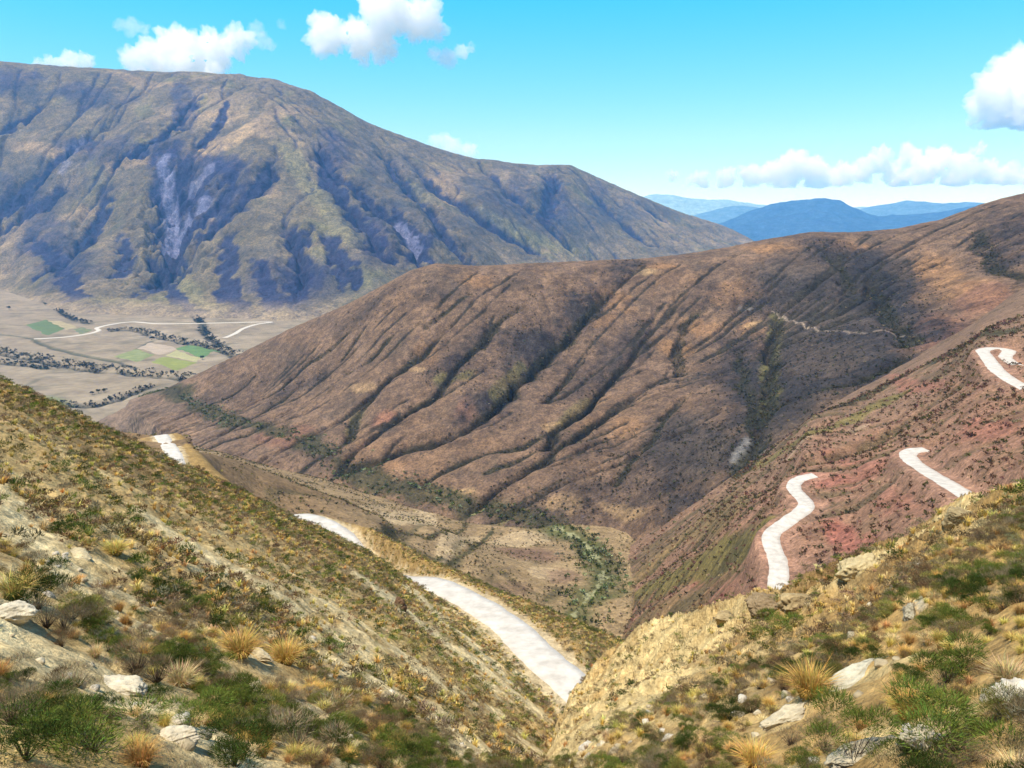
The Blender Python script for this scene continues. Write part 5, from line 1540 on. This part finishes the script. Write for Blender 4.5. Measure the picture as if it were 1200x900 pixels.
# loose stones
stone_protos = [rock_mesh('stone', RR, 2, c, ax) for c, ax in (((0.50, 0.45, 0.33), (1, .8, .6)), ((0.42, 0.36, 0.24), (1, .7, .5)), ((0.55, 0.52, 0.44), (1, .9, .7)))]
ns = 0
for li, (land, th0, th1, r1, n, bare) in enumerate(((left_slope, -0.6, 0.1, 60, 90, bare_left), (right_slope, 0.05, 0.62, 45, 90, bare_right))):
    x, y = area_sample(2500, th0, th1, 6, r1)
    b = bare(x, y); k = rng.uniform(0, 1, len(x)) < b; x, y = x[k], y[k]
    z, cov = top_height(x, y, land); k = ~cov; x, y, z = x[k], y[k], z[k]
    s = rng.uniform(0.04, 0.16, len(x))
    u, v = project(x, y, z); ap = np.where((u > 0) & (u < 1200) & (v < 900), s / np.hypot(x, y), 0)
    for j in np.argsort(-ap)[:n]:
        k = ns % 3
        o = stone_protos[k] if ns < 3 else stone_protos[k].copy()
        if ns >= 3: COL.objects.link(o)
        o.location = (x[j], y[j], z[j] + s[j] * 0.1); o.scale = (s[j],) * 3; o.rotation_euler = (rng.uniform(-.3, .3), rng.uniform(-.3, .3), rng.uniform(0, 6.28))
        sd = ('left', 'right')[li]
        tag(o, 'small cream stone lying loose on the bare soil of the %s slope' % sd, 'stone', 'loose stones on the %s slope' % sd)
        ns += 1

# ------------------------------------------------------------------ clouds
def cloud_mat(name, dens):
    m = bpy.data.materials.new(name); m.use_nodes = True
    t = m.node_tree; t.nodes.clear()
    out = nd(t, 'ShaderNodeOutputMaterial'); v = nd(t, 'ShaderNodeVolumePrincipled')
    v.inputs['Color'].default_value = (0.99, 0.99, 0.99, 1); v.inputs['Density'].default_value = dens; v.inputs['Anisotropy'].default_value = -0.15
    t.links.new(v.outputs[0], out.inputs['Volume'])
    return m


def cloud(puffs, r, label, dens=0.006, voxel=2.2, flat=None, rag=0.62, seed=1):
    """cumulus: puffs (u, v, radius px) at range r, fused into one ragged closed body filled with even mist"""
    import bmesh
    from mathutils import noise as mn
    R = np.random.default_rng(seed)
    pxm = r / FPX * 1.02
    bm = bmesh.new()
    cen = np.array(pix(puffs[0][0], puffs[0][1], r))
    for u, v, rad in puffs:
        for q in range(4):
            if q == 0: du = dv = 0; rr = rad
            else:
                a = R.uniform(0, 6.28); du = math.cos(a) * rad * 0.75; dv = math.sin(a) * rad * 0.55; rr = rad * R.uniform(0.3, 0.6)
            p = np.array(pix(u + du, v + dv, r + R.normal(0, rad * 0.5) * pxm)) - cen
            from mathutils import Matrix
            bmesh.ops.create_icosphere(bm, subdivisions=3, radius=rr * pxm, matrix=Matrix.Translation(p.tolist()))
    me = bpy.data.meshes.new('cloud'); bm.to_mesh(me); bm.free()
    o = bpy.data.objects.new('cloud', me); COL.objects.link(o)
    md = o.modifiers.new('fuse', 'REMESH'); md.mode = 'VOXEL'; md.voxel_size = voxel * pxm
    dg = bpy.context.evaluated_depsgraph_get()
    me2 = bpy.data.meshes.new_from_object(o.evaluated_get(dg))
    o.modifiers.clear(); o.data = me2; bpy.data.meshes.remove(me)
    n = len(me2.vertices)
    co = np.empty(n * 3, np.float32); me2.vertices.foreach_get('co', co); co = co.reshape(-1, 3)
    no = np.array([q.normal[:] for q in me2.vertices])
    mean = np.mean([q[2] for q in puffs]) * pxm
    out = co.copy()
    for i in range(n):
        p = Vector((co[i] / (mean * 0.9)).tolist()) + Vector((seed * 3.7, 0, 0))
        d = mn.fractal(p * 1.2, 0.45, 2.1, 6) * 0.55
        out[i] += no[i] * d * mean * rag * 1.6
    if flat is not None:
        zb = pix(puffs[0][0], flat, r)[2] - cen[2]
        lo = out[:, 2] < zb; out[lo, 2] = zb + (out[lo, 2] - zb) * 0.25
    me2.vertices.foreach_set('co', out.astype(np.float32).ravel()); me2.update()
    me2.materials.clear(); me2.materials.append(cloud_mat('cloud_mist', dens * 12000 / r))
    o.location = cen.tolist()
    tag(o, label, 'cloud')
    return o
cloud([(215, 62, 24), (180, 70, 20), (250, 58, 20), (278, 50, 14), (160, 76, 14), (200, 48, 14), (235, 80, 20)], 12500, 'large white cumulus rising just behind the big mountain top', flat=90, seed=2)
cloud([(80, 72, 9), (60, 74, 8), (100, 73, 9), (45, 76, 6), (84, 66, 6)], 13000, 'small flat white cloud on the far left ridge', seed=3)
cloud([(450, 15, 26), (490, 22, 22), (425, 45, 20), (385, 42, 20), (445, 50, 16), (510, 35, 12), (372, 30, 10), (425, 70, 7)], 11500, 'large broken white cloud at the top left of centre', seed=5)
cloud([(525, 68, 11), (542, 60, 8), (510, 64, 8), (552, 54, 5)], 11500, 'small white cloud fragment right of the large broken cloud', dens=0.004, seed=6)
cloud([(153, 31, 9), (140, 30, 6), (168, 34, 6)], 12500, 'faint little cloud puff above the large cumulus', dens=0.0022, seed=7)
cloud([(308, 48, 9), (302, 34, 8), (316, 54, 6), (330, 28, 5)], 12500, 'thin cloud shred right of the large cumulus', dens=0.002, seed=8)
cloud([(530, 172, 12), (510, 166, 8), (548, 178, 10), (520, 162, 6)], 22000, 'low white cloud peeping over the middle of the long ridge', dens=0.004, seed=9)
cloud([(1178, 110, 28), (1200, 85, 26), (1215, 120, 34), (1160, 130, 18), (1190, 75, 14), (1145, 142, 9), (1185, 140, 14)], 16500, 'tall white cumulus cut by the right edge', flat=150, seed=10)
bank = [(930, 194, 16), (955, 198, 14), (905, 203, 14), (880, 206, 12), (1030, 188, 12), (1065, 184, 11), (1100, 190, 15), (1128, 197, 15), (1155, 202, 12), (1010, 200, 13), (1080, 202, 15), (985, 206, 13), (850, 209, 11), (820, 211, 10), (1180, 208, 13), (960, 210, 13), (920, 212, 12), (1050, 208, 13), (1120, 212, 13), (1150, 176, 6), (1138, 182, 5), (1205, 212, 10), (790, 206, 6)]
cloud(bank, 34000, 'long white cloud bank lying over the distant blue ranges', flat=219, dens=0.007, voxel=1.8, seed=12)
